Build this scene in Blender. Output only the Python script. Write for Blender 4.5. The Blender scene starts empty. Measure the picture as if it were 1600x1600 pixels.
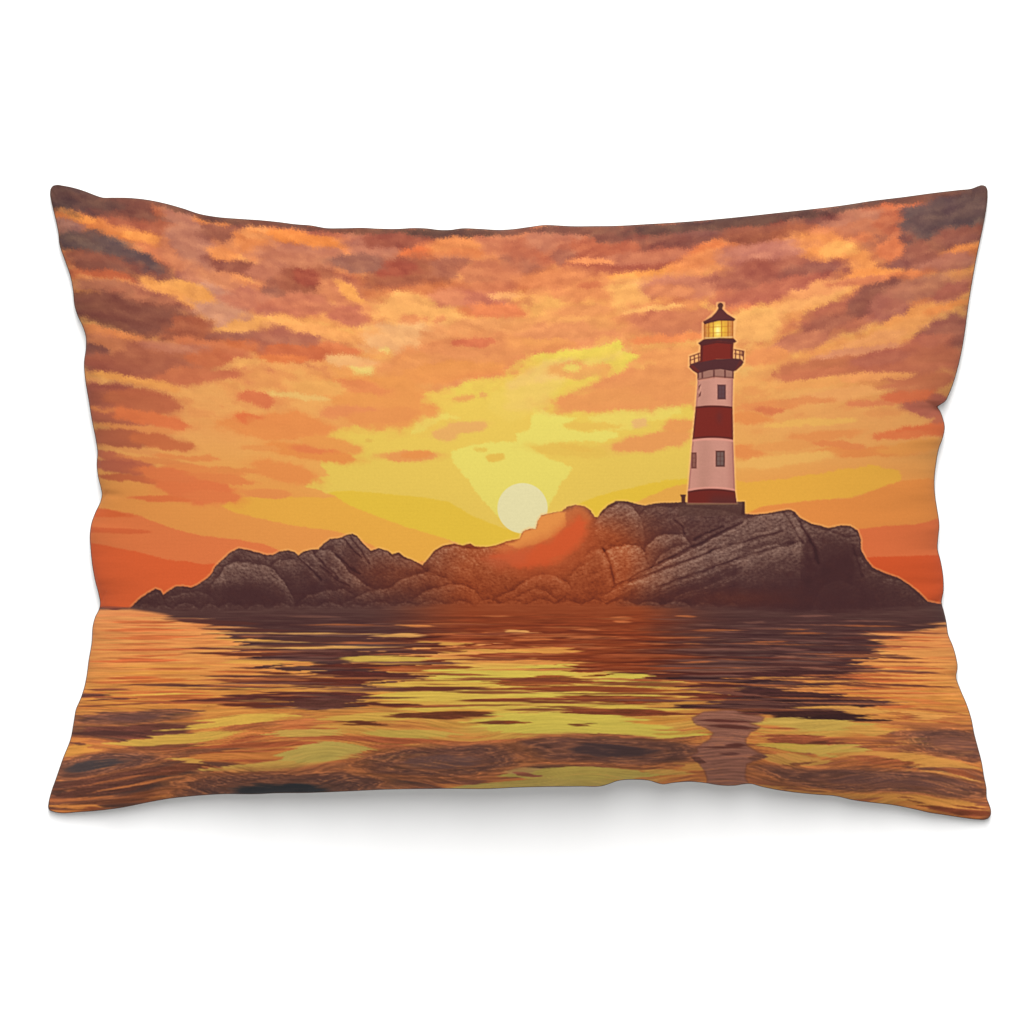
import bpy, math
import numpy as np

# ------------------------------------------------------------------ noise
rng = np.random.default_rng(7)
_GA = rng.uniform(0, 2 * np.pi, (256, 256)).astype(np.float32)
_GX, _GY = np.cos(_GA), np.sin(_GA)


def perlin(x, y):
    xi = np.floor(x).astype(np.int32)
    yi = np.floor(y).astype(np.int32)
    fx = (x - xi).astype(np.float32)
    fy = (y - yi).astype(np.float32)
    x0, x1, y0, y1 = xi & 255, (xi + 1) & 255, yi & 255, (yi + 1) & 255
    u = fx * fx * fx * (fx * (fx * 6 - 15) + 10)
    v = fy * fy * fy * (fy * (fy * 6 - 15) + 10)
    a = _GX[y0, x0] * fx + _GY[y0, x0] * fy
    b = _GX[y0, x1] * (fx - 1) + _GY[y0, x1] * fy
    c = _GX[y1, x0] * fx + _GY[y1, x0] * (fy - 1)
    d = _GX[y1, x1] * (fx - 1) + _GY[y1, x1] * (fy - 1)
    return (a + (b - a) * u) * (1 - v) + (c + (d - c) * u) * v


def fbm(x, y, octaves=4, gain=0.5):
    s, amp, tot = 0, 1.0, 0.0
    for k in range(octaves):
        s = s + amp * perlin(x * 2 ** k + 17.3 * k, y * 2 ** k + 9.1 * k)
        tot += amp
        amp *= gain
    return s / tot * 1.6


def sstep(a, b, x):
    t = np.clip((x - a) / (b - a), 0, 1)
    return t * t * (3 - 2 * t)


# ------------------------------------------------------------------ the printed picture
# The cover's print is drawn in its own flat coordinates (x to the right,
# y down, 1470 units across the cover) and stored as a colour attribute.
X0, Y0, W, H = 60, 275, 1504, 1024
gx, gy = np.meshgrid(np.arange(W, dtype=np.float32) + X0, np.arange(H, dtype=np.float32) + Y0)
img = np.zeros((H, W, 3), np.float32)

N_blob = fbm(gx / 46, gy / 30, 5, 0.55)
N_mid = fbm(gx / 17 + 40, gy / 12 + 11, 4, 0.55)
N_fine = fbm(gx / 4.2 + 3, gy / 3.6 + 7, 3, 0.6)
N_wave = fbm(gx / 75 + 5, gy / 9 + 50, 4, 0.5)
N_rip = fbm(gx / 36 + 90, gy / 3.6 + 20, 3, 0.55)
N_grain = fbm(gx / 1.9, gy / 1.9 + 70, 2, 0.7)


def box(x0, x1, y0, y1):
    return (max(int(x0) - X0, 0), min(int(x1) - X0 + 1, W), max(int(y0) - Y0, 0), min(int(y1) - Y0 + 1, H))


def blend(bx, m, col):
    a, b, c, d = bx
    if b <= a or d <= c:
        return
    m = m[..., None]
    img[c:d, a:b] += (np.asarray(col, np.float32) - img[c:d, a:b]) * m


_k = [0]


def shifted(n, bx):
    """a piece of a noise field taken from somewhere else, so strokes differ"""
    a, b, c, d = bx
    _k[0] += 1
    ox, oy = (_k[0] * 197) % 911, (_k[0] * 131) % 613
    ix = (np.arange(a, b) + ox) % W
    iy = (np.arange(c, d) + oy) % H
    return n[np.ix_(iy, ix)]


def blob(cx, cy, rx, ry, ang, col, op=0.82, soft=0.26, rag=0.5):
    rx, ry = rx * 1.13, ry * 1.13
    low_ = min(max((cy - 500) / 90, 0), 1)
    op, soft, rag = op + .12 * low_, soft - .12 * low_, rag - .12 * low_
    R = max(rx, ry) * 2.0 + 4
    t = math.radians(ang)
    ey = math.sqrt((rx * math.sin(t)) ** 2 + (ry * math.cos(t)) ** 2) * 2.0 + 4
    bx = box(cx - R, cx + R, cy - ey, cy + ey)
    a, b, c, d = bx
    if b <= a or d <= c:
        return
    x, y = gx[c:d, a:b] - cx, gy[c:d, a:b] - cy
    u = (x * math.cos(t) + y * math.sin(t)) / rx
    v = (-x * math.sin(t) + y * math.cos(t)) / ry
    dd = np.sqrt(u * u + v * v) + rag * shifted(N_blob, bx) + rag * 0.55 * shifted(N_mid, bx)
    if min(rx, ry) > 7:
        blend(bx, .42 * op * sstep(1.55, .75, dd), col)           # soft skirt of the puff
    blend(bx, op * sstep(1 + soft, 1 - soft, dd), col)


def poly_sd(pts, bx):
    """signed distance to a closed polygon over a box, negative inside"""
    a, b, c, d = bx
    px, py = gx[c:d, a:b], gy[c:d, a:b]
    dist = np.full(px.shape, 1e9, np.float32)
    ins = np.zeros(px.shape, bool)
    n = len(pts)
    for i in range(n):
        (x1, y1), (x2, y2) = pts[i], pts[(i + 1) % n]
        ex, ey = x2 - x1, y2 - y1
        L = ex * ex + ey * ey
        if L < 1e-9:
            continue
        t = np.clip(((px - x1) * ex + (py - y1) * ey) / L, 0, 1)
        dist = np.minimum(dist, (px - x1 - t * ex) ** 2 + (py - y1 - t * ey) ** 2)
        if y1 != y2:
            cr = ((y1 > py) != (y2 > py)) & (px < (x2 - x1) * (py - y1) / (y2 - y1) + x1)
            ins ^= cr
    dist = np.sqrt(dist)
    return np.where(ins, -dist, dist)


def pbox(pts, m=8):
    xs, ys = [p[0] for p in pts], [p[1] for p in pts]
    return box(min(xs) - m, max(xs) + m, min(ys) - m, max(ys) + m)


def poly(pts, col, op=1.0, soft=0.8, rag=0.0, ragf=0.0):
    bx = pbox(pts)
    a, b, c, d = bx
    s = poly_sd(pts, bx)
    if rag:
        s = s + rag * shifted(N_mid, bx)
    if ragf:
        s = s + ragf * shifted(N_fine, bx)
    blend(bx, op * sstep(soft, -soft, s), col)


def lens(x0, x1, y, t, col, tilt=0.0, op=0.95, soft=0.9, rag=0.6, bow=0.0):
    """a flat ripple: pointed at both ends, half thickness t"""
    cx, hw = (x0 + x1) / 2, (x1 - x0) / 2
    dy = abs(math.tan(math.radians(tilt))) * hw + abs(bow) + t * 2 + 6
    bx = box(x0 - 6, x1 + 6, y - dy, y + dy)
    a, b, c, d = bx
    if b <= a or d <= c:
        return
    px, py = gx[c:d, a:b] - cx, gy[c:d, a:b] - y
    s = px / hw + 0.10 * shifted(N_wave, bx)
    mid = px * math.tan(math.radians(tilt)) + bow * (1 - s * s)
    prof = 1.12 * t * np.clip(1 - s * s, 0, 1) ** 1.25 - 0.3
    dd = np.abs(py - mid + 0.35 * t * shifted(N_wave, bx)) - prof
    dd = dd + rag * (0.45 * t ** 0.5) * shifted(N_rip, bx) * 1.2
    m_ = op * sstep(soft, -soft, dd)
    if t >= 5:
        tex = 1 + .30 * shifted(N_rip, bx) + .12 * shifted(N_fine, bx)
        blend(bx, m_, np.asarray(col, np.float32) * np.clip(tex, .6, 1.5)[..., None] if sum(col) < 420 else col)
    else:
        blend(bx, m_, col)


# ---- sky: base tones by height, warmer and lighter towards the sun
yk = [275, 330, 375, 420, 470, 540, 600, 660, 720, 790, 850, 950]
ck = [(128, 78, 64), (168, 96, 70), (196, 115, 78), (214, 130, 82), (226, 146, 88), (230, 152, 88), (232, 156, 84),
      (234, 160, 84), (235, 164, 84), (232, 148, 74), (228, 120, 64), (222, 98, 50)]
yy = gy + 0.10 * np.abs(gx - 800) * sstep(900, 600, gy) * 0.6 - 4
for ch in range(3):
    img[..., ch] = np.interp(yy, yk, [c[ch] for c in ck])
# drifting cloud banks: a tone field sent through the ink palette of the sky
yc = gy + 0.22 * np.abs(gx - 800)
nA = fbm(gx / 120 + 21, yc / 42 + 13, 5, 0.58)
nB = fbm(gx / 44 + 71, yc / 17 + 53, 4, 0.6)
tone = np.interp(gy + 0.10 * np.abs(gx - 800), [300, 350, 400, 450, 510, 580, 660, 760], [.24, .40, .53, .61, .67, .71, .75, .76])
tone = tone + (0.28 * nA + 0.13 * nB) * np.interp(gy, [300, 560, 640, 740], [1, .9, .45, .1])
tone = 0.5 * tone + 0.5 * (np.floor(tone * 11 + .3 * N_mid) + .5) / 11
pk = [0, .15, .3, .42, .52, .62, .72, .85, 1]
pc = [(108, 76, 68), (138, 80, 64), (165, 92, 66), (185, 102, 70), (206, 119, 78), (223, 139, 84), (233, 156, 88), (237, 172, 98), (240, 188, 112)]
bank = np.stack([np.interp(tone, pk, [c_[i] for c_ in pc]) for i in range(3)], -1).astype(np.float32)
img += (bank - img) * sstep(770, 650, gy)[..., None]
r_sun = np.sqrt(((gx - 820) / 1.55) ** 2 + ((gy - 760) / 1.0) ** 2)
g = np.exp(-(r_sun / 190.0) ** 2)
img += (np.array((232, 182, 88), np.float32) - img) * (g * 0.9)[..., None]

# posterised bands of light low over the horizon
poly([(130, 790), (180, 780), (345, 790), (379, 776), (500, 779), (640, 800), (700, 860), (700, 960), (130, 960)], (232, 150, 74), rag=3)
poly([(130, 795), (180, 797), (217, 805), (266, 824), (314, 837), (366, 842), (413, 850), (480, 880), (500, 960), (130, 960)], (229, 122, 68), rag=2, ragf=.8)
poly([(130, 845), (143, 847), (196, 858), (224, 863), (261, 874), (287, 876), (314, 881), (345, 881), (400, 960), (130, 960)], (225, 98, 50), rag=2, ragf=.8)
poly([(345, 790), (379, 776), (430, 777), (500, 777), (560, 778), (700, 842), (720, 870), (640, 880), (560, 842), (524, 830), (458, 821), (419, 813), (366, 800)], (233, 170, 68), rag=2, ragf=.6)
poly([(1150, 790), (1191, 792), (1251, 784), (1330, 778), (1356, 770), (1377, 763), (1403, 753), (1480, 745), (1480, 960), (1150, 960)], (231, 142, 68), rag=2, ragf=.8)
poly([(1140, 752), (1186, 753), (1277, 741), (1360, 728), (1400, 735), (1403, 753), (1377, 763), (1356, 770), (1330, 778), (1251, 784), (1191, 792), (1140, 810)], (234, 172, 66), rag=2, ragf=.6)
poly([(1300, 830), (1346, 826), (1382, 822), (1422, 820), (1461, 811), (1490, 808), (1490, 960), (1300, 960)], (226, 114, 64), rag=1.5, ragf=.6)
poly([(1330, 871), (1361, 870), (1464, 867), (1490, 866), (1490, 960), (1330, 960)], (217, 88, 42), rag=1, ragf=.5)
# yellow field round the sun
Y1 = [(513, 769), (470, 760), (490, 748), (520, 742), (500, 726), (500, 692), (526, 668), (573, 665), (618, 656), (657, 640), (664, 612), (692, 605),
      (734, 598), (771, 587), (797, 577), (818, 561), (850, 550), (879, 548), (931, 540), (968, 532), (978, 548), (1007, 558), (984, 571),
      (957, 587), (915, 606), (873, 627), (876, 634), (915, 645), (960, 640), (1052, 629), (1090, 634), (1085, 760), (1062, 752), (1010, 757),
      (968, 768), (923, 782), (900, 830), (860, 860), (760, 870), (700, 842), (640, 818), (552, 790)]
poly(Y1, (230, 195, 86), rag=3.5, ragf=1.0)
poly([(860, 600), (915, 575), (990, 545), (930, 560), (870, 575), (830, 600), (800, 640), (850, 640)], (232, 190, 105), op=.7, soft=8, rag=4)
poly([(790, 600), (850, 565), (900, 560), (880, 600), (830, 640), (790, 640)], (233, 190, 110), op=.7, soft=6, rag=4)
poly([(513, 769), (552, 768), (657, 776), (699, 784), (736, 805), (776, 821), (812, 834), (812, 870), (745, 868), (710, 846), (631, 822), (552, 793)], (228, 189, 62), rag=1.2, ragf=.6)
poly([(870, 800), (923, 780), (968, 766), (1010, 755), (1062, 749), (1080, 748), (1075, 770), (1005, 779), (960, 800), (900, 830)], (229, 190, 60), rag=1.2)
poly([(990, 790), (1005, 779), (1040, 765), (1078, 757), (1078, 800), (990, 800)], (231, 168, 74), rag=1.2)
A1 = [(707, 705), (736, 694), (776, 691), (810, 690), (808, 679), (828, 671), (833, 653), (831, 636), (845, 632), (856, 645), (900, 655), (876, 668),
      (910, 674), (963, 674), (966, 682), (942, 690), (905, 688), (860, 696), (830, 699), (852, 713), (894, 730), (891, 742), (878, 753), (868, 774), (860, 790),
      (830, 830), (790, 820), (770, 800), (755, 782), (741, 763), (726, 742), (718, 732), (705, 716)]
poly(A1, (230, 213, 102), rag=2.0, ragf=1.6)
poly([(915, 653), (947, 645), (989, 641), (1020, 637), (1055, 634), (1073, 642), (1050, 655), (1000, 660), (985, 672), (950, 672)], (232, 206, 98), op=.9, rag=3, ragf=1)
poly([(648, 655), (665, 645), (690, 644), (715, 652), (680, 662), (640, 678)], (230, 212, 100), op=.8, rag=3, ragf=1)
poly([(845, 640), (800, 660), (760, 640), (770, 615), (830, 600), (880, 590), (870, 625)], (231, 198, 92), op=.6, soft=5, rag=5)

# ---- clouds: each one a ragged brush stroke (x, y, rx, ry, tilt, colour)
SL, DB, BR, RU, SA, PE, LP = (110, 82, 76), (138, 79, 63), (160, 88, 64), (180, 98, 68), (203, 118, 80), (224, 143, 86), (236, 168, 98)
PK, OR, HO, DO = (186, 116, 90), (216, 128, 72), (236, 148, 78), (226, 118, 66)
strokes = [
    # upper left
    (190, 345, 130, 22, 8, (172, 94, 67)), (120, 312, 85, 19, 8, (108, 71, 63)), (215, 325, 75, 17, 6, (131, 78, 63)), (290, 338, 40, 9, 12, (178, 98, 66)),
    (185, 362, 100, 9, 14, OR), (120, 340, 32, 6, 18, HO), (235, 374, 38, 6, 10, HO), (102, 358, 24, 11, 12, (165, 110, 94)),
    (205, 420, 80, 21, 18, (141, 81, 66)), (150, 385, 50, 16, 10, SL), (192, 403, 46, 16, 18, (112, 82, 76)), (165, 415, 55, 14, 10, (150, 86, 68)),
    (150, 432, 62, 8, 6, (203, 108, 70)), (178, 441, 55, 4, 10, (228, 142, 86)), (180, 456, 60, 13, 8, (192, 117, 86)), (130, 462, 25, 6, 5, HO),
    (240, 470, 65, 14, 14, (186, 110, 80)), (290, 395, 35, 30, 30, (200, 120, 84)), (275, 460, 60, 8, 24, (236, 155, 84)), (330, 520, 30, 8, 25, (230, 150, 86)),
    (205, 493, 95, 24, 10, (142, 82, 65)), (165, 482, 55, 18, 4, (141, 81, 65)), (240, 505, 55, 18, 8, (140, 81, 65)), (310, 517, 38, 17, 12, (174, 95, 66)),
    (150, 520, 60, 7, 6, (222, 132, 80)), (200, 540, 70, 9, 8, (206, 122, 82)),
    (297, 372, 24, 42, -28, (183, 117, 92)), (330, 405, 30, 16, 35, (186, 118, 92)), (352, 360, 38, 17, 5, (148, 85, 66)), (330, 345, 25, 6, 5, OR),
    (395, 380, 32, 14, 20, OR), (410, 365, 30, 8, 8, (222, 140, 82)), (368, 416, 42, 11, 12, (154, 86, 66)), (350, 398, 22, 8, 15, (228, 140, 80)),
    (298, 433, 18, 10, 10, (166, 97, 80)), (345, 450, 55, 18, 25, (208, 130, 92)), (345, 482, 42, 22, 30, (206, 141, 110)), (300, 455, 32, 9, 20, (236, 158, 84)),
    (420, 425, 30, 16, 0, (188, 112, 84)), (470, 402, 62, 26, 4, (190, 116, 86)), (440, 455, 30, 15, 0, (162, 100, 80)), (395, 470, 42, 16, 10, (196, 116, 88)),
    (376, 526, 38, 13, 4, (170, 100, 76)), (436, 526, 13, 8, 0, (170, 98, 78)), (420, 545, 60, 11, 4, (206, 112, 68)), (330, 545, 60, 9, 14, (206, 116, 76)),
    (400, 508, 52, 7, -5, (234, 160, 90)),
    # left side, middle
    (200, 560, 90, 14, 10, (208, 124, 82)), (150, 560, 30, 16, 20, (146, 84, 70)), (180, 574, 48, 13, 14, (174, 95, 70)), (262, 566, 66, 24, 6, (180, 101, 73)),
    (305, 588, 60, 12, -6, (206, 116, 76)), (330, 560, 32, 12, 0, (204, 112, 72)), (270, 543, 42, 8, 5, (196, 118, 88)), (215, 596, 60, 6, 12, (236, 156, 84)),
    (172, 622, 52, 20, 6, (171, 91, 70)), (225, 628, 48, 18, 12, (196, 106, 70)), (190, 650, 75, 8, 6, (222, 132, 76)), (185, 655, 52, 9, 6, (184, 100, 72)),
    (245, 657, 50, 10, 10, (226, 120, 70)), (195, 684, 58, 13, 2, (180, 96, 66)), (250, 690, 40, 10, 10, (204, 110, 66)), (215, 670, 55, 4, 6, (228, 142, 80)),
    (215, 705, 55, 3.5, 10, (228, 150, 84)), (190, 716, 48, 6, 12, (196, 104, 72)), (195, 730, 60, 8, 9, (184, 96, 70)), (260, 722, 60, 4, 8, (226, 138, 76)),
    (205, 748, 40, 5, 5, (198, 102, 64)), (300, 758, 60, 20, 12, (227, 119, 68)), (258, 742, 40, 8, 10, (226, 122, 70)), (255, 779, 40, 4, 2, (226, 116, 64)),
    (330, 775, 38, 8, 4, (228, 124, 70)), (330, 736, 48, 6, 6, (230, 138, 74)), (375, 736, 40, 4, 2, (228, 140, 74)), (345, 748, 50, 6, 6, (228, 132, 72)), (300, 716, 42, 4, 4, (230, 140, 76)),
    (430, 668, 80, 17, 3, (231, 143, 76)), (408, 655, 34, 8, 4, (226, 116, 66)), (405, 625, 28, 9, 8, (219, 120, 74)), (425, 655, 25, 6, 3, (222, 108, 62)),
    (485, 706, 62, 12, 8, (230, 142, 72)), (490, 701, 30, 7, 4, (226, 126, 72)), (445, 740, 45, 14, 12, (231, 142, 74)), (415, 771, 32, 6, 4, (230, 142, 76)),
    (410, 700, 30, 4, 2, (231, 150, 80)), (165, 801, 46, 5, 5, (222, 104, 54)), (178, 829, 48, 3.5, 2, (217, 102, 56)),
    # top centre
    (480, 374, 68, 7, 8, (226, 132, 66)), (590, 385, 42, 26, 10, (178, 108, 86)), (622, 371, 44, 14, 0, (156, 82, 62)), (692, 365, 44, 8, 0, (132, 82, 64)),
    (770, 375, 55, 17, 0, (196, 116, 82)), (660, 398, 28, 11, 0, (216, 110, 64)), (712, 383, 28, 12, -6, (218, 132, 76)), (720, 395, 34, 8, -6, (214, 124, 74)),
    (640, 452, 75, 16, 0, (198, 111, 68)), (630, 425, 64, 20, -6, (166, 93, 66)), (618, 418, 27, 13, -8, (164, 80, 60)), (702, 414, 28, 15, -8, (170, 99, 74)),
    (556, 412, 38, 11, 4, (158, 99, 80)), (486, 445, 52, 22, 4, (178, 102, 74)), (484, 438, 36, 18, 4, (165, 92, 66)), (480, 436, 19, 12, 4, (163, 80, 60)),
    (540, 460, 42, 16, 30, (206, 124, 82)), (556, 462, 30, 6, 38, (238, 160, 84)), (470, 475, 52, 14, 0, (200, 116, 84)), (550, 492, 30, 14, 4, (200, 114, 84)),
    (590, 490, 24, 14, 20, (224, 140, 86)), (455, 534, 50, 20, 6, (182, 106, 80)), (475, 550, 58, 11, 5, (206, 110, 68)), (440, 560, 40, 6, 0, (222, 124, 70)), (530, 545, 30, 6, 8, (222, 128, 78)),
    (480, 512, 50, 7, 14, (238, 160, 92)), (650, 488, 60, 26, 10, (237, 168, 96)), (643, 500, 16, 7, 0, (222, 140, 86)), (667, 498, 5, 4, 0, (222, 140, 86)), (690, 500, 6, 5, 0, (222, 140, 86)),
    (640, 530, 60, 22, 0, (233, 171, 112)), (568, 577, 14, 12, 0, (231, 198, 112)), (596, 545, 10, 5, 10, (236, 190, 110)), (555, 565, 30, 7, 5, (234, 170, 108)),
    (820, 432, 45, 14, 0, (202, 112, 68)), (823, 407, 30, 18, 0, (170, 100, 76)), (768, 428, 45, 20, 0, (198, 116, 80)), (740, 450, 45, 9, -4, (206, 120, 80)),
    (755, 470, 34, 15, 10, (200, 114, 86)), (775, 484, 44, 9, 0, (226, 130, 80)), (700, 465, 22, 12, 0, (214, 130, 90)), (790, 462, 30, 5, 0, (236, 160, 100)),
    (740, 520, 70, 20, -6, (226, 148, 90)), (715, 560, 100, 33, -8, (222, 141, 84)), (735, 538, 58, 14, -6, (220, 138, 84)), (640, 575, 32, 18, -20, (226, 146, 84)), (700, 582, 75, 14, -6, (229, 148, 80)),
    (738, 533, 30, 5, -2, (212, 116, 76)), (830, 530, 34, 13, -10, (228, 148, 86)),
    (590, 625, 76, 36, 10, (230, 150, 80)), (560, 604, 45, 10, 8, (226, 138, 80)), (556, 645, 42, 10, 0, (227, 140, 84)), (500, 605, 36, 10, 4, (233, 165, 90)), (600, 650, 50, 10, -6, (228, 146, 80)),
    (455, 662, 56, 14, 4, (230, 142, 76)), (520, 695, 36, 8, 10, (231, 152, 78)), (640, 712, 40, 7, -1, (229, 150, 82)), (650, 710, 22, 5, -2, (229, 144, 74)), (470, 620, 40, 5, 4, (234, 182, 104)),
    (722, 622, 20, 5, -6, (229, 165, 86)), (756, 619, 6, 4, 0, (229, 170, 90)), (725, 668, 30, 8, -8, (229, 170, 96)), (695, 681, 20, 8, 4, (229, 170, 96)),
    (775, 715, 14, 6, -3, (227, 184, 78)), (752, 702, 8, 3, 0, (226, 190, 84)), (577, 690, 6, 3, 0, (222, 178, 80)),
    # top right of centre
    (900, 385, 95, 24, -2, (192, 108, 76)), (868, 374, 34, 14, 0, (188, 114, 86)), (960, 395, 90, 22, -2, (186, 100, 70)), (1030, 400, 62, 20, -8, (174, 92, 68)), (880, 400, 19, 9, 0, (178, 106, 80)),
    (960, 366, 30, 10, -4, (140, 82, 66)), (1060, 369, 72, 15, -6, (138, 80, 66)), (1120, 353, 72, 11, -6, (140, 85, 72)), (1190, 350, 60, 14, -8, (130, 76, 62)), (1010, 402, 72, 8, -4, (190, 110, 80)),
    (927, 408, 32, 5, 4, (232, 142, 88)), (1010, 425, 60, 5, -6, (238, 152, 80)), (1130, 380, 45, 8, -20, (218, 122, 72)), (1090, 408, 38, 9, -20, (226, 136, 80)), (1165, 372, 30, 7, -8, (234, 140, 82)),
    (870, 436, 50, 12, 0, (219, 132, 82)), (935, 452, 42, 14, 0, (220, 136, 82)), (925, 445, 18, 5, 0, (206, 116, 74)), (985, 465, 30, 26, 20, (240, 172, 96)), (850, 480, 28, 14, 0, (236, 168, 92)),
    (1080, 446, 62, 15, 0, (204, 124, 92)), (1050, 455, 34, 8, 0, (218, 134, 88)), (1180, 395, 50, 14, -4, (190, 116, 94)), (1195, 415, 50, 16, -4, (176, 100, 80)), (1180, 440, 44, 15, -6, (182, 100, 76)), (1170, 460, 50, 10, -8, (196, 108, 78)),
    (1180, 445, 20, 3, 4, (232, 138, 84)), (1150, 485, 30, 9, -20, (218, 124, 80)),
    (880, 505, 70, 14, -2, (230, 154, 90)), (885, 520, 66, 15, 0, (225, 144, 90)), (860, 536, 42, 7, 0, (230, 152, 86)), (812, 512, 18, 10, 0, (226, 148, 88)), (905, 485, 40, 8, 0, (226, 146, 88)),
    (1005, 500, 36, 22, -10, (223, 140, 86)), (1050, 505, 56, 19, -4, (204, 120, 82)), (1050, 527, 56, 5, -4, (230, 136, 80)), (1020, 482, 40, 4, -6, (240, 172, 100)),
    (940, 575, 10, 8, 0, (229, 165, 86)), (900, 577, 34, 10, -2, (229, 166, 90)), (895, 576, 12, 5, 0, (229, 196, 96)),
    (1010, 592, 82, 17, -8, (226, 146, 86)), (980, 625, 105, 15, -3, (229, 151, 86)), (1040, 608, 45, 14, 0, (228, 148, 86)), (1050, 560, 40, 12, 0, (232, 152, 88)),
    (1020, 690, 58, 12, -8, (230, 152, 86)), (1062, 666, 24, 8, -8, (230, 152, 84)), (885, 703, 50, 9, 4, (227, 187, 82)), (1000, 660, 12, 7, 0, (231, 180, 110)),
    (920, 665, 44, 5, 0, (229, 188, 84)), (900, 700, 20, 4, 8, (227, 184, 80)),
    # right of the lighthouse
    (1310, 342, 66, 22, -6, PK), (1230, 346, 62, 15, -6, (138, 80, 66)), (1185, 362, 52, 14, -6, (150, 83, 63)), (1250, 362, 40, 9, -6, (168, 94, 66)),
    (1285, 368, 22, 11, -15, (220, 132, 86)), (1340, 360, 40, 12, -10, (196, 116, 82)), (1365, 372, 30, 12, -6, (214, 122, 78)),
    (1430, 385, 70, 28, -6, (152, 90, 74)), (1480, 328, 78, 36, -8, (118, 83, 78)), (1470, 342, 50, 26, -6, (109, 81, 76)), (1385, 345, 18, 26, 10, (196, 108, 74)), (1400, 318, 50, 7, -8, (200, 106, 70)),
    (1500, 372, 40, 14, -8, (160, 94, 76)), (1505, 396, 30, 9, -5, (238, 142, 80)), (1480, 412, 45, 12, -5, (192, 118, 94)), (1420, 405, 36, 15, -20, (164, 95, 76)), (1398, 420, 26, 9, -20, (158, 92, 76)),
    (1385, 392, 22, 14, -10, (222, 124, 78)), (1312, 402, 60, 24, 24, (238, 150, 82)), (1345, 432, 55, 8, -4, (238, 146, 80)), (1310, 390, 22, 10, 0, (242, 168, 92)), (1400, 434, 40, 6, -8, (226, 130, 80)),
    (1205, 396, 50, 14, -10, (192, 117, 96)), (1212, 430, 90, 21, -5, (172, 97, 76)), (1262, 424, 44, 11, -10, (162, 94, 76)), (1180, 425, 26, 14, 0, (164, 88, 70)), (1190, 462, 55, 10, -8, (190, 106, 80)), (1240, 442, 50, 9, -10, (190, 106, 80)),
    (1260, 470, 60, 10, -18, (240, 164, 98)), (1180, 510, 42, 24, -20, (240, 172, 98)), (1290, 450, 45, 9, -14, (236, 154, 96)),
    (1330, 486, 80, 22, -24, (182, 102, 78)), (1366, 463, 44, 15, -35, (150, 88, 72)), (1285, 512, 36, 12, -20, (170, 98, 76)), (1250, 536, 44, 12, -14, (202, 122, 88)), (1390, 480, 34, 18, -30, (180, 106, 86)),
    (1345, 440, 40, 5, -6, (212, 124, 84)), (1445, 450, 45, 16, -8, (184, 114, 88)), (1480, 460, 30, 12, -30, (188, 108, 84)), (1435, 492, 40, 8, -18, (240, 156, 88)), (1480, 480, 30, 6, -16, (238, 146, 82)),
    (1410, 515, 42, 9, -20, (240, 160, 92)), (1360, 535, 44, 12, -12, (234, 156, 96)),
    (1478, 524, 44, 26, -22, (168, 96, 80)), (1440, 540, 38, 12, -14, (192, 108, 82)), (1495, 560, 26, 10, -10, (224, 126, 78)),
    (1320, 568, 92, 15, -8, (200, 117, 78)), (1425, 566, 85, 22, -4, (196, 111, 80)), (1270, 585, 46, 9, -8, (206, 120, 80)), (1380, 560, 40, 10, -8, (190, 108, 82)), (1330, 550, 60, 5, -8, (222, 144, 100)),
    (1360, 590, 50, 6, -4, (238, 156, 92)), (1440, 600, 50, 12, -6, (206, 118, 80)), (1452, 632, 32, 16, 0, (186, 102, 80)), (1420, 620, 34, 8, -4, (222, 116, 74)), (1470, 660, 20, 10, 0, (200, 108, 78)),
    (1320, 615, 60, 8, -4, (238, 164, 96)), (1260, 600, 50, 6, -6, (236, 160, 90)), (1360, 632, 34, 5, -2, (226, 134, 84)), (1200, 556, 34, 10, -10, (230, 146, 86)),
    (1200, 636, 46, 9, -4, (230, 144, 82)), (1205, 642, 22, 5, -2, (220, 124, 76)), (1170, 655, 34, 7, 0, (231, 144, 78)), (1260, 626, 40, 5, -4, (230, 146, 84)),
    (1440, 674, 54, 9, -6, (226, 114, 66)), (1405, 680, 36, 6, -4, (228, 124, 72)), (1290, 680, 44, 7, -4, (231, 146, 80)), (1350, 706, 66, 7, 0, (231, 141, 74)), (1165, 706, 24, 9, 4, (231, 142, 76)),
    (1235, 695, 55, 6, -4, (233, 156, 84)), (1310, 695, 44, 5, 4, (229, 136, 76)), (1270, 660, 60, 6, -4, (238, 178, 92)), (1220, 720, 70, 8, -6, (238, 178, 94)), (1420, 700, 44, 8, -6, (236, 156, 78)),
]
strokes += [(92, 304, 46, 24, 10, (98, 68, 62)), (150, 318, 40, 8, 12, (104, 68, 60)), (1532, 308, 44, 22, -8, (98, 70, 66)), (1500, 330, 40, 20, -8, (106, 78, 74)), (520, 358, 90, 5, 2, (132, 78, 58)),  # darker corner clouds; the thin strips paint shade along the top seam
            (700, 362, 90, 6, 0, (116, 74, 58)), (400, 348, 80, 5, 4, (134, 80, 60)), (310, 336, 50, 6, 14, (126, 76, 60)), (900, 358, 110, 6, -1, (140, 84, 66)), (1150, 346, 140, 7, -6, (112, 72, 60)), (1400, 314, 100, 6, -8, (120, 78, 66))]
for s in strokes:
    blob(*s)

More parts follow.
